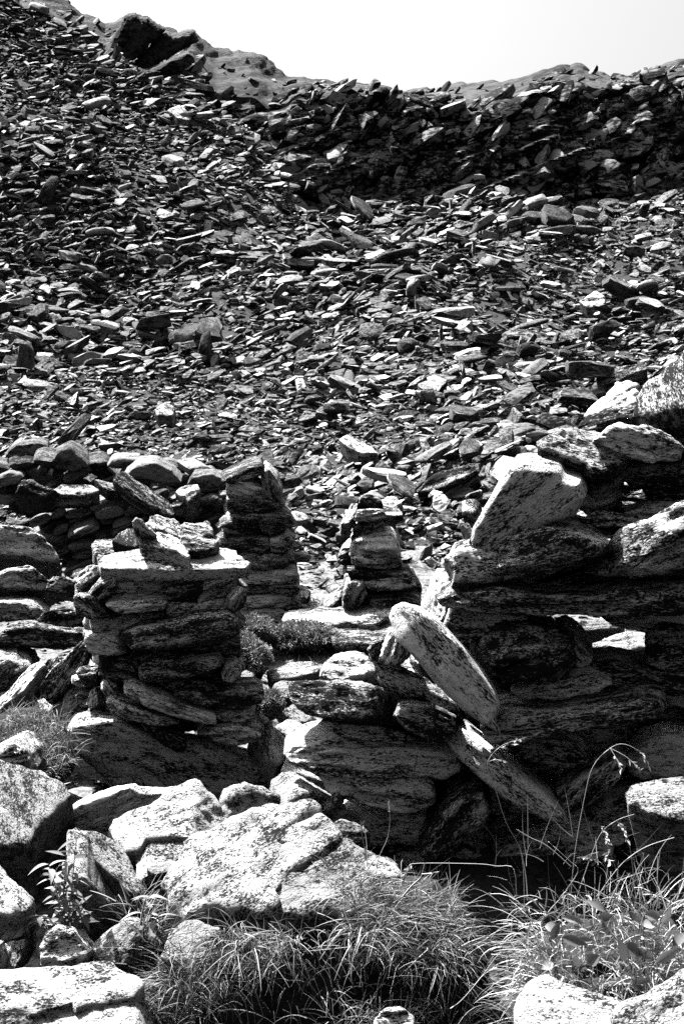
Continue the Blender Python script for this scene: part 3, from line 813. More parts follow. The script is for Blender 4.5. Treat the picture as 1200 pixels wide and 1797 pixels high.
R1("rough dark edged stone behind the big white one at the wall top", [(1149,691),(1152,674),(1175,654),(1195,643),(1240,628),(1240,660),(1190,674),(1165,692)], .28, .2, 14, -16)
R1("flat dark course stone right of the layered block", [(1095,814),(1180,810),(1260,800),(1260,842),(1180,847),(1110,844),(1088,830)], .02)
R1("thin dark course stone at the right edge under the flat one", [(1128,851),(1200,847),(1260,850),(1260,872),(1180,874),(1138,867)], .03)
R1("dim stone at the right edge over the curved sunlit-edged one", [(1100,892),(1140,879),(1190,877),(1260,888),(1250,915),(1170,922),(1112,907)], .0)
R1("black stone tucked under the layered block of the wall", [(1018,848),(1042,844),(1076,852),(1078,872),(1050,884),(1022,884)], .1)
R1("small grey flat stone in the dark middle of the upper wall", [(1021,919),(1035,908),(1060,905),(1115,913),(1130,922),(1095,930),(1050,930)], -.06, .26, 14)
R1("big grained block with a bright left corner in the upper wall", [(879,941),(890,928),(905,930),(930,918),(960,914),(1010,919),(1068,940),(1052,957),(1020,967),(980,987),(930,1007),(894,1014),(884,991),(885,961)], -.12, .36, -2, -4, seg=90)
R1("dark stone in shade below the big grained block", [(900,1012),(985,987),(1060,952),(1100,936),(1132,926),(1112,962),(1060,990),(1040,1012),(980,1022)], .05)
R1("curved stone with a sunlit upper edge at the right of the wall", [(1043,1011),(1050,990),(1075,975),(1115,959),(1140,939),(1170,924),(1195,904),(1250,884),(1260,987),(1190,1007),(1130,1014),(1060,1017)], -.18, .26, 12, -40, seg=90)
R1("squat block with a pale top on the left end of the long beam", [(782,991),(795,979),(840,975),(870,979),(889,1000),(892,1016),(860,1027),(820,1030),(794,1032),(796,1011)], -.05, .32, 18)
R1("very long beam like slab across the middle of the wall", [(774,1036),(800,1029),(860,1021),(900,1021),(960,1034),(1040,1034),(1100,1021),(1150,1019),(1260,1008),(1260,1052),(1190,1060),(1100,1063),(1000,1061),(900,1061),(830,1056),(784,1051)], -.10, .36, 0, seg=110)
R1("jagged white stone on end at the left edge of the long beam", [(747,1076),(750,1055),(760,1040),(765,1010),(778,1002),(796,1010),(798,1030),(792,1042),(790,1062),(787,1087),(775,1097),(757,1087)], .10, .16, 28, -40)
R1("dark stone under the left end of the long beam", [(776,1101),(790,1070),(800,1056),(860,1059),(920,1064),(932,1086),(880,1102),(820,1110),(785,1113)], -.02)
R1("knobbly lump of stone with lichen below the long beam", [(840,1151),(850,1110),(880,1094),(920,1089),(960,1097),(997,1120),(1007,1150),(985,1167),(960,1177),(930,1187),(880,1192),(850,1177)], -.10, .36, 0, p=2.4, rough=1.8, cuts=3)
R1("little upright peg of stone left of the lichened lump", [(826,1132),(835,1123),(843,1135),(842,1162),(830,1161)], -.04, .1)
R1("black rounded stone at the left of the see-through gap", [(974,1101),(990,1097),(1005,1104),(1022,1120),(1037,1140),(1031,1152),(1010,1152),(997,1141)], .02, .3)
R1("dim speckled stone below the lichened lump", [(900,1203),(960,1183),(1010,1169),(1050,1174),(1068,1185),(1040,1199),(990,1211),(920,1217)], -.04)
R1("long dark stone under the see-through gap of the wall", [(998,1161),(1030,1149),(1070,1149),(1110,1157),(1150,1174),(1260,1169),(1260,1199),(1170,1204),(1110,1199),(1060,1182)], -.02)
R1("dark block closing the right side of the see-through gap", [(1133,1112),(1150,1090),(1260,1088),(1260,1160),(1180,1162),(1136,1152)], -.02)
R1("dark slab lying under the right part of the long beam", [(1050,1065),(1120,1063),(1260,1058),(1260,1092),(1140,1096),(1080,1088)], .04)
G2 = "sunlit stones seen through the gap in the wall"
stone([(980,1113),(1000,1100),(1040,1096),(1095,1097),(1088,1109),(1040,1114)], 6.1, "flat sunlit stone, upper one seen through the gap in the wall", .2, 50, name='rock', group=G2, mat=M_BOULDER)
stone([(1020,1150),(1060,1130),(1095,1119),(1135,1121),(1150,1140),(1100,1152),(1050,1156)], 5.9, "white rock, lower one seen through the gap in the wall", .25, 45, name='rock', group=G2, mat=M_BOULDER)

# ------------------------------------------------------------------ the two door posts of the ruined hut
G3 = "stones of the far door post left of the doorway"
for lab, o in [
    ("grey topmost block of the far left door post", [(399,853),(405,840),(420,835),(450,842),(462,850),(472,866),(430,864),(402,861)]),
    ("slanting slab above the topmost block of the far left door post", [(391,835),(415,824),(440,812),(458,807),(462,822),(440,833),(410,839)]),
    ("dark leaning stone right of the far left post's topmost block", [(460,826),(470,819),(485,835),(494,855),(492,870),(474,870),(463,851)]),
    ("dim stone in the second course of the far left door post", [(400,869),(440,868),(480,872),(500,876),(480,887),(440,893),(402,889)]),
    ("thin dark stone in the third course of the far left door post", [(405,897),(440,894),(500,896),(512,902),(480,909),(415,909)]),
    ("pale thin lens in the fourth course of the far left door post", [(387,914),(395,909),(440,910),(459,914),(452,923),(420,927),(395,923)]),
    ("small stone right of the pale thin lens in the far left post", [(456,913),(480,905),(502,912),(497,926),(465,926)]),
    ("biggest pale lens stone of the far left door post", [(375,945),(390,934),(430,932),(466,935),(475,945),(466,956),(430,959),(390,954)]),
    ("dark end stone right of the biggest pale lens in the far post", [(475,936),(505,930),(517,945),(502,959),(478,956)]),
    ("dark course stone right under the biggest pale lens", [(415,963),(460,962),(500,961),(517,972),(500,986),(450,987),(425,978)]),
    ("dim narrow course stone beside the cap of the left pillar", [(425,993),(470,990),(517,994),(522,1009),(480,1013),(430,1009)]),
    ("grey thin stone level with the left pillar's upper courses", [(420,1020),(440,1016),(470,1017),(475,1026),(450,1031),(425,1029)]),
    ("dark stone at the doorway edge of the far left post, mid height", [(475,1016),(500,1012),(524,1020),(522,1033),(490,1036),(476,1031)]),
    ("dark long stone low in the far left door post", [(420,1039),(450,1034),(500,1036),(526,1042),(517,1053),(460,1053),(425,1049)]),
    ("grey thin stone near the foot of the far left door post", [(440,1060),(460,1054),(490,1054),(500,1060),(482,1065),(448,1065)]),
    ("dark foot stone of the far left door post", [(425,1067),(480,1066),(530,1064),(547,1077),(500,1086),(436,1086)]),
    ("small dark stone at the doorway edge near the foot", [(500,1051),(525,1051),(542,1062),(527,1067),(505,1065)]),
]:
    stone(o, 7.9, lab, .42, -3, 0, group=G3, name='post_stone', seg=48)
G4 = "stones of the far door post right of the doorway"
for lab, o, ti in [
    ("small white edged stone crowning the far right door post", [(629,891),(635,878),(650,875),(666,884),(670,894),(650,892)], 25),
    ("thin stone beneath the crown of the far right door post", [(628,896),(650,893),(670,895),(676,907),(650,914),(624,910)], 5),
    ("biggest black block of the far right door post", [(618,948),(625,938),(660,931),(687,929),(695,945),(701,963),(692,974),(640,972),(616,962)], -6),
    ("lit strip of stone on the black block of the far right post", [(619,945),(632,935),(662,931),(656,940),(628,951)], 50),
    ("little lit flake left of the far right post's top", [(621,927),(635,917),(643,920),(630,929)], 50),
    ("little lit flake right of the far right post's top", [(640,927),(665,917),(673,922),(650,929)], 50),
    ("lit slanting splinter left of the far right door post", [(599,923),(605,908),(618,889),(626,887),(623,905),(610,920)], 45),
    ("dim long course stone under the black block", [(618,973),(650,970),(702,980),(705,993),(660,994),(620,986)], 6),
    ("dark long course stone, second under the black block", [(612,994),(660,995),(717,1000),(720,1012),(660,1013),(616,1006)], 0),
    ("pale long course stone in the lower far right post", [(636,1019),(680,1014),(717,1018),(729,1029),(700,1036),(648,1036)], 12),
    ("black stone with a round right end in the far right post", [(646,1039),(700,1037),(730,1041),(738,1052),(722,1062),(656,1062)], -6),
    ("dark upright stone at the doorway edge of the far right post", [(609,1010),(636,1009),(642,1031),(627,1052),(603,1057)], 0),
]:
    stone(o, 7.4 if ti < 40 else 7.33, lab, .4 if ti < 40 else .1, ti, 0, group=G4, name='post_stone', seg=48)
stone([(567,1063),(580,1050),(600,1030),(611,1021),(613,1035),(600,1051),(585,1067),(574,1069)], 7.45, "white slab tipped on its corner in the doorway gap", .12, 48, -25, name='rock')
stone([(546,1069),(550,1055),(560,1066),(576,1070),(570,1076),(556,1076)], 7.4, "white chip at the lower left of the tipped slab in the doorway", .08, 55, 0, name='rock')
stone([(527,1041),(536,1035),(543,1041),(539,1051),(530,1049)], 7.5, "small white round stone at the left of the doorway gap", .06, 50, 0, name='rock')
stone([(500,1088),(560,1080),(620,1074),(690,1066),(745,1070),(745,1104),(660,1112),(560,1106),(505,1100)], 7.25, "black threshold block across the foot of the doorway", .4, -5, 0, name='post_stone')
stone([(585,1110),(660,1110),(745,1106),(730,1140),(690,1152),(620,1144),(596,1130)], 7.0, "black low block right of the cushion shrubs", .35, -8, 0, name='post_stone')

# ------------------------------------------------------------------ back wall of the ruined hut
G5 = "stones of the shaded back wall left of the doorway"
for lab, o, Yb, ti, th in [
    ("pale slanting slab sticking out of the back wall", [(201,848),(208,838),(218,832),(240,849),(270,869),(295,887),(306,905),(301,914),(280,897),(250,880),(220,862)], 7.9, 40, .16),
    ("bright white block lying on the back wall left of the door post", [(311,871),(318,862),(348,857),(351,870),(331,884)], 7.9, 50, .2),
    ("little white stone under the bright white block", [(303,887),(312,882),(322,884),(316,890),(305,891)], 7.85, 50, .08),
    ("humped grey slab on top of the back wall, middle", [(221,829),(245,808),(275,807),(300,822),(317,839),(290,837),(250,831)], 8.3, -6, .3),
    ("grey domed stone on top of the back wall beside the door post", [(333,846),(340,832),(375,827),(402,840),(398,853),(350,855)], 8.2, -6, .3),
    ("grey block on the back wall near the left edge", [(13,796),(30,780),(60,774),(83,778),(82,801),(60,810),(30,806)], 8.9, -6, .3),
    ("grey pointed block left of the middle on the back wall", [(97,802),(105,785),(125,779),(150,800),(157,811),(130,820),(105,814)], 8.7, -6, .3),
    ("lit low stone at the left in front of the back wall", [(31,869),(42,850),(58,847),(75,860),(100,868),(80,874),(50,872)], 7.9, 32, .25),
    ("lit flat stone behind the low lit one", [(93,866),(110,855),(160,857),(174,864),(150,872),(110,872)], 7.95, 50, .12),
    ("lit thin stone left of the pale slanting slab", [(168,846),(205,854),(217,863),(190,864)], 8.0, 45, .1),
]:
    stone(o, Yb, lab, th, ti, -5, group=G5, name='rock', seg=48, mat=M_SHADED if ti < 30 else None)

def fill(poly, Y, n, w, h, label, group, name, seed, slope=0.0, thick=.3, tilt=0, mat=None, jitter=.05, wild=.10, rag=.15):
    """small stones laid in rough courses over an area of a wall"""
    r = np.random.default_rng(seed)
    P = np.array(poly, float)
    def inside(x, y):
        c = False
        for (x1, y1), (x2, y2) in zip(P, np.roll(P, -1, 0)):
            if (y1 > y) != (y2 > y) and x < (x2 - x1) * (y - y1) / (y2 - y1) + x1:
                c = not c
        return c
    y = P[:, 1].min() + h * 0.5
    k = 0
    while y < P[:, 1].max() + h:
        x = P[:, 0].min() - w * r.random()
        hh = h * r.uniform(.75, 1.3)
        while x < P[:, 0].max():
            ww = w * r.uniform(.55, 1.6)
            cx, cy = x + ww / 2, y + slope * (x + ww / 2 - P[:, 0].mean())
            if inside(cx, cy):
                m = r.integers(7, 10)
                an = np.linspace(0, 2 * np.pi, m, endpoint=False) + r.uniform(-.25, .25, m)
                rr = r.uniform(1 - rag, 1 + rag * .6, m)
                ox = np.sign(np.cos(an)) * np.abs(np.cos(an)) ** .7 * ww * .5 * rr
                oy = np.sign(np.sin(an)) * np.abs(np.sin(an)) ** .7 * hh * .49 * rr
                dip = slope + r.normal(0, wild)
                stone([(cx + a, cy + b + dip * a) for a, b in zip(ox, oy)], Y + r.uniform(-jitter, jitter), label, thick, tilt + r.normal(0, 6), r.normal(0, 8), group=group, name=name, seg=36, mat=mat)
                k += 1
            x += ww * .98
        y += hh * .96
    return k
n = 0
n += fill([(398,870),(470,850),(505,870),(515,930),(522,1000),(540,1080),(400,1085)], 8.1, 0, 50, 17, 'dark inner stone in the joints of the far left door post', G3, 'post_stone', 41, 0, .3, -4, jitter=.02)
n += fill([(606,1000),(622,900),(672,890),(700,960),(722,1010),(735,1066),(605,1075)], 7.6, 0, 50, 18, 'dark inner stone in the joints of the far right door post', G4, 'post_stone', 42, 0, .3, -4, jitter=.02)
n += fill([(0,790),(60,800),(110,790),(170,812),(230,800),(290,815),(330,812),(400,835),(400,880),(300,880),(220,880),(120,880),(0,900)], 8.75, 0, 44, 16, "dark angular stone low in the heap of the hut's shaded back wall", G5, 'rock', 31, -.05, .2, -14, jitter=.09, wild=.34, rag=.3, mat=M_SHADED)
n += fill([(60,872),(200,872),(340,860),(405,880),(405,960),(340,1000),(170,1000),(100,985),(60,940)], 8.15, 0, 40, 13, "small flat stone in the shaded back wall between boulder and door post", G5, 'rock', 32, -.28, .3, -4, jitter=.06, mat=M_SHADED)
n += fill([(160,1005),(425,1005),(425,1260),(170,1260)], YP + .16, 0, 70, 24, "inner stone of the left pillar showing dark in the gaps", GP, 'pillar_stone', 33, .0, .2, 0, jitter=.02)
n += fill([(880,905),(1010,900),(1090,845),(1230,800),(1230,1065),(1130,1065),(1040,1058),(800,1058)], 4.85, 0, 110, 36, "inner stone of the wall showing dark in the gaps", GR, 'wall_stone', 34, .0, .3, -6, jitter=.03)
n += fill([(790,1110),(960,1100),(990,1160),(1230,1165),(1230,1560),(600,1500),(640,1210),(720,1200)], 4.85, 0, 110, 36, "inner stone of the wall showing dark in the gaps", GR, 'wall_stone', 35, .0, .3, -6, jitter=.03)
n += fill([(700,1440),(1240,1400),(1240,1560),(700,1560)], 4.6, 0, 120, 44, "dark foot stone of the wall in deep shade", GR, 'wall_stone', 36, .0, .3, -8, jitter=.05)
n += fill([(1215,700),(1520,640),(1520,1540),(1215,1540)], 4.62, 0, 150, 60, 'dark course stone of the wall beyond the sunny right edge boulder', GR, 'wall_stone', 37, .0, .35, -2, jitter=.06)
print('filled', n)
# big slabs that stand out on the scree
G6 = "large slabs lying on the scree"
for lab, o, Yb, ti in [
    ("long white slab lying on the scree above the doorway", [(597,776),(612,769),(640,784),(662,800),(640,802),(610,790)], 12.6, 48),
    ("large pale slab on the right of the scree, widest there", [(866,601),(885,590),(925,585),(957,600),(940,607),(890,609)], 17.6, 50),
    ("white slab tilted left under the widest pale one on the scree", [(788,655),(815,645),(842,668),(815,673),(793,669)], 15.9, 45),
    ("pale slab right of the tilted white one on the scree", [(888,641),(915,636),(942,650),(925,659),(900,653)], 16.2, 50),
    ("long thin slab slanting up to the right on the scree above the wall", [(1048,669),(1085,650),(1125,644),(1132,652),(1090,669),(1060,678)], 15.2, 40),
    ("white block high on the right of the scree", [(1018,531),(1045,517),(1060,525),(1057,539),(1030,541)], 20.6, 50),
    ("long pale slab slanting up in the middle of the scree", [(763,591),(785,570),(827,566),(817,576),(787,591)], 18.6, 50),
    ("white slab high on the left shoulder of the scree", [(297,196),(315,189),(338,205),(332,213),(312,209)], 29.8, 50),
    ("white block lower left on the scree", [(273,723),(290,711),(307,718),(302,733),(280,733)], 14.6, 50),
    ("pale slab below right of the widest pale one on the scree", [(735,866),(770,835),(830,820),(838,832),(800,850),(760,868)], 11.2, 45),
    ("white stone right beside the big pale slab of the wall", [(810,930),(820,925),(832,938),(832,958),(822,955)], 8.5, 40),
    ("white stone lying left of the big pale wall slab", [(812,888),(830,884),(842,893),(835,908),(815,905)], 9.6, 50),
    ("white stone on the scree right of the far right door post", [(670,888),(680,880),(695,881),(704,890),(690,895)], 10.2, 50),
]:
    stone(o, Yb, lab, .25, ti, -8, group=G6, name='scree_slab', seg=44)

for lab, o, Yc in [
    ("black jagged crag standing on the skyline at the upper left", [(168,126),(184,96),(196,74),(210,52),(222,30),(238,26),(246,34),(258,32),(274,44),(288,50),(276,66),(262,72),(250,90),(228,104),(205,118)], 57),
    ("dark slanting ledge at the right of the black skyline crag", [(232,112),(252,92),(268,76),(292,56),(304,64),(322,58),(338,54),(346,68),(330,76),(306,90),(280,104),(256,120)], 58),
    ("low broken ledge below the black skyline crag", [(196,138),(226,124),(262,126),(300,108),(330,94),(340,104),(312,122),(280,136),(240,146)], 55),
]:
    stone(o, Yc, lab, 1.6, -18, 0, name='crag', cat='crag', mat=M_RIDGE, rough=2.6, cuts=2, p=4, seg=140, group='crags of the left skyline')
# ------------------------------------------------------------------ plants
PR = np.random.default_rng(77)

def blades(root, dirn, length, width, droop, segs=5, rr=PR):
    """tapering ribbons, one per root; returns vertices and quads"""
    n = len(root)
    d = dirn / np.linalg.norm(dirn, axis=1, keepdims=True)
    side = np.cross(d, rr.normal(size=(n, 3)))
    side /= np.maximum(np.linalg.norm(side, axis=1, keepdims=True), 1e-6)
    p = root.copy()
    vs = []
    bend = rr.normal(size=(n, 3)) * 0.13
    kink = rr.integers(2, segs + 8, n)      # some blades are broken and fold over
    fold = rr.normal(size=(n, 3)) * 0.9 + np.array([0, 0, -.5])
    for k in range(segs + 1):
        t = k / segs
        w = (width * (1 - t) ** 0.7 * 0.5 + 0.0002)[:, None]
        vs.append(p - side * w); vs.append(p + side * w)
        d = d + bend / segs * 2 + fold * (kink == k)[:, None]
        d[:, 2] -= droop / segs
        d = d / np.linalg.norm(d, axis=1, keepdims=True)
        p = p + d * (length / segs)[:, None]
    V = np.stack(vs, 1)
    q = []
    for k in range(segs):
        q.append([2 * k, 2 * k + 1, 2 * k + 3, 2 * k + 2])
    q = np.array(q)[None] + (np.arange(n) * V.shape[1])[:, None, None]
    return V.reshape(-1, 3), q.reshape(-1, 4)

def in_poly(P, n, rr=PR):
    P = np.array(P, float)
    out = []
    while len(out) < n:
        x = rr.uniform(P[:, 0].min(), P[:, 0].max()); y = rr.uniform(P[:, 1].min(), P[:, 1].max())
        c = False
        for (x1, y1), (x2, y2) in zip(P, np.roll(P, -1, 0)):
            if (y1 > y) != (y2 > y) and x < (x2 - x1) * (y - y1) / (y2 - y1) + x1:
                c = not c
        if c: out.append((x, y))
    return np.array(out)

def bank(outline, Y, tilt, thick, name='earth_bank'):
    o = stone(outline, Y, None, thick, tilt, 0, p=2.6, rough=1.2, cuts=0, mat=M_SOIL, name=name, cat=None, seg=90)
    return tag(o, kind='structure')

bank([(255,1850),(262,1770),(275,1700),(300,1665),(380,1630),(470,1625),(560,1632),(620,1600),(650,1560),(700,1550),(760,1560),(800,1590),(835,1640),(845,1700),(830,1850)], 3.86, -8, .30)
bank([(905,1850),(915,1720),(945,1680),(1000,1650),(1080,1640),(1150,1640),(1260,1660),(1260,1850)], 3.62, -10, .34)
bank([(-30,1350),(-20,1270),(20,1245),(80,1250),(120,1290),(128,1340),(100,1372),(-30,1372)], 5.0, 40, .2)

def tuft(cx, cy, Y, n, rx, ry, length, width=.0022, lean=(0, 0, 1), spread=.8, droop=1.0, rr=PR):
    """grass growing from one spot and fanning out"""
    a = rr.normal(size=(n, 2)) * np.array([rx, ry]) * .5
    root = np.array([at(cx + u, cy + v, Y - (v / 500.0))[:] for u, v in a])
    d = np.array(lean)[None] + rr.normal(size=(n, 3)) * spread
    d[:, 0] += a[:, 0] / max(rx, 1) * 1.2
    L = rr.uniform(.45, 1.1, n) * length
    return blades(root, d, L, rr.uniform(.6, 1.5, n) * width, droop + rr.normal(0, .4, n))

parts = []
# the big tussock in the middle
def field(poly, n, yl, length, width, lean, spread, droop, rr=PR):
    p = in_poly(poly, n)
    root = np.array([at(x, y, np.interp(y, yl[0], yl[1]))[:] for x, y in p])
    d = np.array(lean)[None] + rr.normal(size=(n, 3)) * spread
    L = rr.uniform(.35, 1.15, n) * length
    return blades(root, d, L, rr.uniform(.5, 1.5, n) * width, droop + rr.normal(0, .5, n))
YL = ([1540, 1600, 1660, 1740, 1800], [3.72, 3.62, 3.53, 3.50, 3.50])
parts.append(field([(255,1790),(265,1720),(300,1670),(380,1632),(470,1640),(540,1650),(480,1710),(400,1740),(330,1797)], 1300, YL, .10, .0016, (-.2, -.35, .5), .8, .9))
parts.append(field([(640,1640),(760,1600),(830,1640),(840,1700),(700,1710),(660,1680)], 420, YL, .11, .0019, (.1, -.5, .35), .8, 1.1))
parts.append(field([(590,1600),(640,1560),(720,1550),(790,1570),(820,1620),(700,1640),(620,1640)], 1300, YL, .10, .0018, (.25, -.2, .6), .8, .8))
parts.append(field([(400,1640),(560,1630),(650,1640),(660,1700),(450,1690)], 150, YL, .10, .0018, (0, -.5, .1), .9, 1.2))
parts.append(field([(300,1790),(480,1700),(600,1690),(840,1700),(830,1797)], 140, YL, .10, .002, (0, -.6, .0), .7, 1.4))
for cx, cy, n, L, lean in [(600,1545,260,.10,(.1,-.2,1)), (640,1560,320,.10,(.3,-.1,.9)), (705,1600,420,.17,(1.3,-.1,.35)), (700,1612,300,.17,(1.5,-.2,.1)), (640,1640,260,.12,(.1,-.5,.3)),
                           (790,1655,420,.10,(.3,-.4,.5)), (775,1690,260,.12,(.0,-.6,-.1)), (420,1650,180,.13,(-.1,-.5,.2)), (330,1760,420,.16,(-.5,-.1,.8)),
                           (300,1720,420,.12,(-.6,-.2,.6)), (620,1790,200,.10,(0,-.2,1)), (700,1795,260,.10,(.2,-.2,1)), (800,1795,160,.1,(.2,-.2,1))]:
    parts.append(tuft(cx, cy, np.interp(cy, *YL) - .02, int(n * .33), 60, 30, L, .002, lean, .45, .9))
# around the broad leaved plant
parts, turf_parts = [], parts
YR = ([1580, 1640, 1700, 1760, 1800], [3.36, 3.26, 3.18, 3.12, 3.1])
parts.append(field([(900,1720),(905,1650),(950,1610),(1050,1590),(1150,1600),(1215,1640),(1215,1720),(1120,1770),(1040,1755),(960,1735)], 650, YR, .085, .0028, (0, -.2, .25), 1.2, .8))
parts.append(tuft(945, 1660, 3.24, 200, 50, 70, .10, .0022, (-.8, -.1, .35), .35, .9))
parts.append(tuft(935, 1720, 3.16, 170, 50, 50, .085, .002, (-.8, -.1, .2), .35, .8))
parts.append(tuft(1030, 1600, 3.35, 110, 160, 30, .13, .0022, (0, -.1, 1), .45, .6))
parts.append(tuft(1160, 1600, 3.35, 120, 80, 30, .15, .0022, (.1, -.1, 1), .4, .5))
v, f = join(parts)
tag(link('straw_grass', mesh_np('straw_grass', v, [f], [M_STRAW])), kind='stuff')
parts = turf_parts
# thin crossing blades in the shade of the wall
parts.append(field([(860,1560),(860,1480),(1200,1450),(1215,1600),(950,1600)], 46, ([1450, 1600], [3.75, 3.45]), .15, .0016, (0, -.1, 1), .55, .3))
# left, above the white boulder, and other sprigs
parts.append(field([(-20,1345),(-10,1270),(30,1250),(90,1255),(130,1290),(130,1335),(95,1368)], 1500, ([1240, 1370], [5.0, 4.72]), .10, .0028, (.1, -.2, .8), .7, .7))
parts.append(tuft(270, 1640, 3.58, 90, 40, 30, .13, .002, (.2, -.1, 1), .5, .7))
parts.append(tuft(245, 1590, 3.8, 60, 30, 30, .10, .002, (.2, -.1, 1), .5, .7))
parts.append(tuft(905, 1790, 3.2, 90, 40, 60, .12, .002, (-.6, -.1, .7), .4, .7))
parts.append(field([(415,1180),(470,1150),(590,1140),(640,1160),(560,1190),(450,1215)], 700, ([1140, 1215], [7.0, 6.5]), .06, .003, (0, 0, 1), .7, .5))
v, f = join(parts)
tag(link('grass', mesh_np('grass', v, [f], [M_GRASS])), kind='stuff')

# curved tubes
def tube(pts, r0, r1, sides=5):
    P = [Vector(p) for p in pts]
    # smooth the path
    Q = []
    for i in range(len(P) - 1):
        p0, p1, p2, p3 = P[max(i - 1, 0)], P[i], P[i + 1], P[min(i + 2, len(P) - 1)]
        for k in range(4):
            t = k / 4
            Q.append(0.5 * ((2 * p1) + (p2 - p0) * t + (2 * p0 - 5 * p1 + 4 * p2 - p3) * t * t + (3 * p1 - p0 - 3 * p2 + p3) * t ** 3))
    Q.append(P[-1])
    vs = []
    for i, q in enumerate(Q):
        d = (Q[min(i + 1, len(Q) - 1)] - Q[max(i - 1, 0)]).normalized()
        a = d.orthogonal().normalized(); b = d.cross(a)
        r = r0 + (r1 - r0) * i / (len(Q) - 1)
        for s in range(sides):
            an = 2 * math.pi * s / sides
            vs.append((q + a * math.cos(an) * r + b * math.sin(an) * r)[:])
    n = len(Q)
    f = [[i * sides + s, i * sides + (s + 1) % sides, (i + 1) * sides + (s + 1) % sides, (i + 1) * sides + s] for i in range(n - 1) for s in range(sides)]
    return np.array(vs), np.array(f)

def leaf_mesh(base, d, up, L, W, fold=.25, curl=.3):
    """one leaf with a midrib fold and a drooping tip"""
    d = Vector(d).normalized(); up = Vector(up)
    s = d.cross(up)
    if s.length < 1e-4: s = d.orthogonal()
    s.normalize(); n = s.cross(d)
    vs = []
    prof = [0.06, .62, .95, 1.0, .80, .45, .02]
    for i, w in enumerate(prof):
        t = i / (len(prof) - 1)
        c = Vector(base) + d * (L * t) - n * (curl * L * t * t)
        vs += [(c - s * w * W / 2 + n * fold * w * W / 2)[:], c[:], (c + s * w * W / 2 + n * fold * w * W / 2)[:]]
    f = []
    for i in range(len(prof) - 1):
        a = 3 * i
        f += [[a, a + 1, a + 4, a + 3], [a + 1, a + 2, a + 5, a + 4]]
    return np.array(vs), np.array(f)

def empty(name, loc):
    o = bpy.data.objects.new(name, None)
    o.empty_display_size = .05
    o.location = loc
    COL.objects.link(o)
    return o

def part(name, vf, mat, root):
    v, f = vf
    me = mesh_np(name, np.asarray(v) - np.array(root.location[:]), [np.asarray(f)], [mat])
    return link(name, me, root)

def seed_head(path, n, L, r=PR):
    ps = []
    P = [Vector(p) for p in path]
    for k in range(n):
        t = (k + .5) / n * (len(P) - 1)
        i = min(int(t), len(P) - 2)
        c = P[i].lerp(P[i + 1], t - i)
        d = (P[i + 1] - P[i]).normalized() + Vector(r.normal(size=3) * .35)
        ps.append(leaf_mesh(c, d, Vector(r.normal(size=3)), L * r.uniform(.7, 1.3), L * .34, .6, .1))
    return join(ps)

def px_path(pts, Y):
    return [at(x, y, Y + dy) for (x, y), dy in zip(pts, np.linspace(0, -.05, len(pts)))]

def stalk(label, stem, heads, Y, r=.0011, hl=.016, branches=()):
    P = px_path(stem, Y)
    root = empty('grass_stalk', P[0])
    part('stem', join([tube(P, r, r * .6)] + [tube(px_path(b, Y - .04), r * .6, r * .4) for b in branches]), M_STEM, root)
    if heads:
        for h, n in heads:
            part('seed_head', seed_head(px_path(h, Y - .04), n, hl), M_GRASS, root)
    return tag(root, label, 'grass stalk')

stalk("tall grass stalk arching right with hanging seed sprays in front of the wall", [(1000,1600),(1007,1505),(1025,1400),(1040,1345),(1070,1313),(1095,1306),(1125,1322),(1138,1346)],
      [([(1112,1312),(1128,1325),(1138,1346)], 12), ([(1076,1325),(1084,1338),(1090,1351)], 9), ([(1100,1332),(1115,1342),(1123,1352)], 7)], 3.62, branches=([(1070,1313),(1080,1330),(1090,1350)], [(1070,1313),(1098,1328),(1123,1351)]))
stalk("thin grass stalk with a bent tip before the slanting grey wall stones", [(920,1600),(915,1500),(887,1442),(866,1375),(855,1345),(862,1325),(885,1306),(915,1297)],
      [([(876,1312),(890,1307),(905,1305)], 9), ([(898,1302),(908,1298),(917,1297)], 5), ([(862,1333),(875,1334),(888,1337)], 6)], 3.6, branches=([(858,1336),(872,1333),(888,1337)],))
stalk("grass stalk with a dense double seed cluster under the sunny right boulder", [(1110,1600),(1095,1563),(1078,1520),(1068,1490),(1062,1465),(1056,1450)],
      [([(1055,1449),(1062,1462),(1066,1482)], 22), ([(1070,1490),(1064,1502),(1068,1516)], 20)], 3.45)
stalk("grass stalk topped by a loose seed spray left of the sunny right boulder", [(1118,1600),(1112,1545),(1105,1490),(1095,1460),(1080,1440)], [([(1080,1440),(1092,1455),(1101,1476)], 20)], 3.5)
stalk("short stalk whose white seed spray points left in the wall's shadow", [(1075,1560),(1062,1525),(1050,1512),(1035,1506),(1017,1504)], [([(1050,1514),(1036,1507),(1017,1505)], 22)], 3.45)
stalk("bare long grass blade arching up to the right below the sunny boulder", [(1040,1600),(1055,1563),(1085,1522),(1110,1500),(1140,1483),(1182,1470)], [], 3.42, .0015)
stalk("bare grass stem curving up toward the tip of the sunny boulder", [(1005,1600),(1019,1552),(1045,1480),(1060,1455),(1085,1438),(1112,1429)], [], 3.55)
stalk("grass stalk lying level with a drooping tip over the central tussock", [(905,1600),(902,1527),(870,1520),(835,1516),(735,1515),(716,1521),(709,1537)], [([(722,1518),(712,1525),(709,1540)], 10)], 3.6)
stalk("single upright stalk with a small head beside the cap shaped stone", [(660,1520),(668,1497),(680,1470),(684,1440),(682,1410)], [([(683,1424),(682,1415),(682,1404)], 8)], 3.85)
stalk("short curved stalk on the biggest boulder, left one of the sprigs", [(628,1520),(618,1497),(605,1480),(602,1484)], [([(606,1488),(602,1483),(601,1476)], 5)], 3.8)
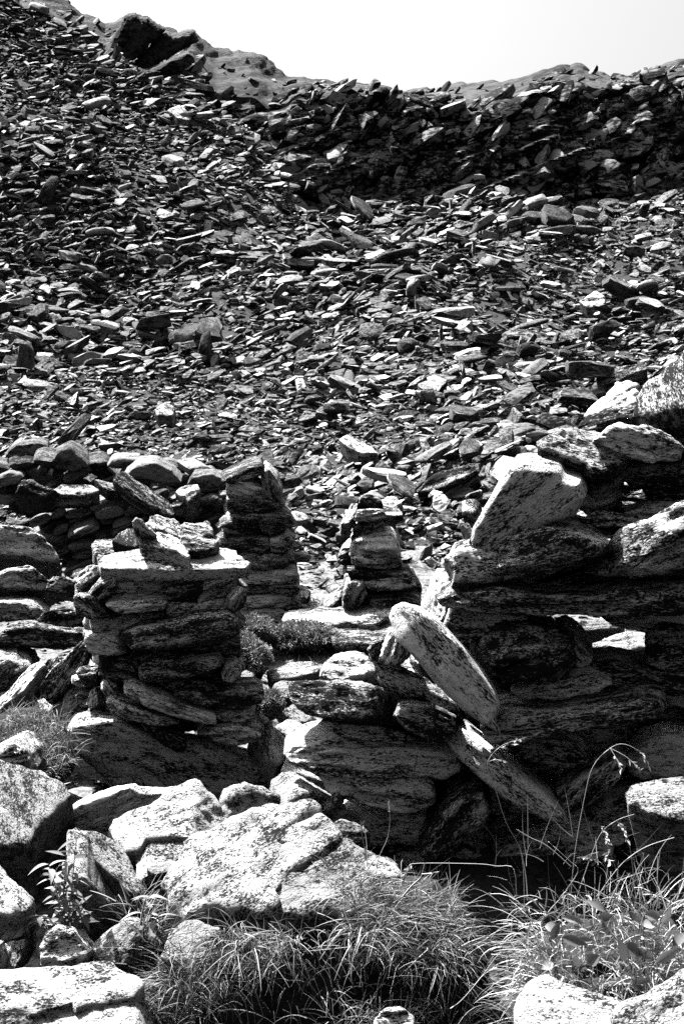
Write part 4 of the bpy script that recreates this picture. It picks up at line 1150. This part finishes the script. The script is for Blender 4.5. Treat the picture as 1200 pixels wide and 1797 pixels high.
stalk("short upright stalk on the biggest boulder between the other sprigs", [(645,1522),(641,1495),(636,1470),(634,1452)], [([(636,1460),(635,1452),(636,1444)], 4)], 3.8)
stalk("forked dry stem with pale tip rising from the central tussock", [(705,1575),(722,1555),(738,1540),(742,1528),(745,1515)], [], 3.6, .0028, branches=([(740,1534),(752,1533),(770,1530)],))
stalk("kinked bare stem bending sharply in the shadow before the wall", [(985,1572),(1000,1552),(1014,1527),(1000,1512),(965,1480),(963,1478)], [], 3.5)
stalk("straight bare stem crossing down to the right before the wall", [(1000,1520),(960,1485),(930,1470),(905,1455)], [], 3.58, .0013)
stalk("pale forked stem right of the leaves below the sunny boulder", [(1098,1605),(1110,1560),(1113,1535),(1125,1515),(1138,1500)], [], 3.4, .0016, branches=([(1112,1558),(1125,1558),(1140,1565)],))
stalk("long pale stem slanting up from the bottom across the dark gap", [(790,1770),(810,1755),(840,1720),(870,1680),(905,1640)], [], 3.35, .0016)

# the plant with broad leaves, right
def broad_plant(label, spots, Y, base):
    root = empty('leafy_plant', at(base[0], base[1], Y))
    st, lf = [], []
    for x, y, L, ang, tw in spots:
        p = at(x, y, Y - .10 - (y - 1600) / 900.0)
        st.append(tube([at(base[0] + (x - base[0]) * .3, base[1], Y), at((base[0] + x) / 2, (base[1] + y) / 2 - 8, Y - .03), p], .0017, .001))
        a = math.radians(ang)
        d = Vector((math.cos(a), -.5 + .9 * PR.random(), math.sin(a) + PR.normal() * .4))
        up = Vector((math.sin(tw) * .4 + PR.normal() * .4, -.75, .45 + PR.normal() * .4))
        lf.append(leaf_mesh(p, d, up, L * PR.uniform(.45, 1.15), L * PR.uniform(.3, .55), .35, PR.uniform(.1, .6)))
    part('stem', join(st), M_STEM, root)
    part('foliage', join(lf), M_LEAF, root)
    return tag(root, label, 'plant')
broad_plant("broad leaved plant in the bottom right grass, leaves catching the sun", [(1130,1605,.06,5,.3),(1158,1618,.07,75,1.2),(1120,1615,.05,170,.2),(1165,1650,.065,55,1.0),(1128,1625,.055,-20,.4),(1090,1660,.06,20,.5),
    (1100,1690,.07,120,.9),(1125,1670,.06,-40,.8),(1150,1690,.055,30,.3),(1180,1660,.05,10,.2),(1075,1640,.05,160,.6),(1190,1700,.06,-60,.9),(1140,1720,.06,200,.3),(1105,1730,.05,-70,.5)], 3.36, (1130,1740))
broad_plant("broad leaved plant left in the bottom right grass, partly curled leaves", [(955,1625,.06,10,.4),(985,1610,.055,-15,.2),(1050,1608,.05,0,.1),(1065,1600,.05,170,.3),(945,1665,.06,-80,1.0),(965,1650,.05,60,.9),(985,1645,.055,15,.2),
    (1000,1680,.06,-25,.5),(970,1690,.05,200,.4),(1030,1690,.06,30,.3),(1010,1720,.055,-50,.7),(945,1720,.055,-95,1.1),(1040,1650,.05,140,.5),(980,1735,.05,-30,.4)], 3.36, (985,1745))

def sprig(label, stems, Y, n, L, name='leafy_plant'):
    root = empty(name, at(stems[0][0][0], stems[0][0][1], Y))
    st, lf = [], []
    for s in stems:
        P = px_path(s, Y)
        st.append(tube(P, .003, .0012))
        for k in range(n):
            t = (k + .5) / n * (len(P) - 1)
            i = min(int(t), len(P) - 2)
            c = P[i].lerp(P[i + 1], t - i)
            a = k * 2.4 + PR.uniform(-.3, .3)
            d = Vector((math.cos(a), math.sin(a) - .15, PR.uniform(-.25, .5)))
            lf.append(leaf_mesh(c, d, Vector((PR.normal() * .3, PR.normal() * .3, 1)), L * PR.uniform(.6, 1.25), L * .32 * PR.uniform(.8, 1.3), .35, PR.uniform(.1, .7)))
    part('stem', join(st), M_STEM, root)
    part('foliage', join(lf), M_LEAF, root)
    return tag(root, label, 'plant')
sprig("bushy plant with narrow drooping leaves between the left foreground boulders", [[(120,1650),(122,1600),(128,1540),(135,1470)], [(110,1640),(105,1590),(95,1545),(85,1515)], [(100,1650),(80,1625),(65,1605)], [(125,1640),(140,1610),(138,1590)], [(115,1640),(112,1560),(118,1500)]], 3.72, 26, .048)
sprig("small leafy sprig above the white topped boulder left of the grass", [[(245,1650),(248,1615),(255,1580),(265,1572)], [(255,1640),(265,1625),(280,1605)]], 3.62, 10, .045)

def cushion(label, cx, cy, Y, rx, ry, rz, seed):
    r = np.random.default_rng(seed)
    c = at(cx, cy, Y)
    n = 6000
    d = r.normal(size=(n, 3)); d[:, 2] = np.abs(d[:, 2]) * .9 - .15
    d /= np.linalg.norm(d, axis=1, keepdims=True)
    lump = 1 + .22 * fbm(d * 2.3 + seed, 3)
    p = d * np.array([rx, ry, rz]) * (lump * r.uniform(.86, 1.02, n))[:, None]
    root = empty('cushion_shrub', c)
    v0, f0 = ICO[3]
    u = v0 * np.array([rx, ry, rz]) * (.9 * (1 + .22 * fbm(v0 * 2.3 + seed, 3)))[:, None]
    me = mesh_np('woody_core', u, [f0], [M_SOIL]); link('woody_core', me, root)
    v, f = blades(p, d + r.normal(size=(n, 3)) * .7, r.uniform(.010, .026, n), r.uniform(.004, .009, n), np.full(n, .3), 2, r)
    me = mesh_np('foliage', v, [f], [M_MOSS]); link('foliage', me, root)
    return tag(root, label, 'shrub')
cushion("low cushion shrub against the right side of the left pillar", 443, 1108, 6.9, .11, .14, .075, 3)
cushion("widest cushion shrub in front of the doorway", 530, 1122, 7.0, .19, .16, .085, 4)
cushion("cushion shrub at the path edge below the other two shrubs", 440, 1160, 6.3, .085, .14, .10, 5)
cushion("small dark cushion plant low by the path beside the pillar foot", 470, 1240, 5.7, .06, .08, .06, 6)
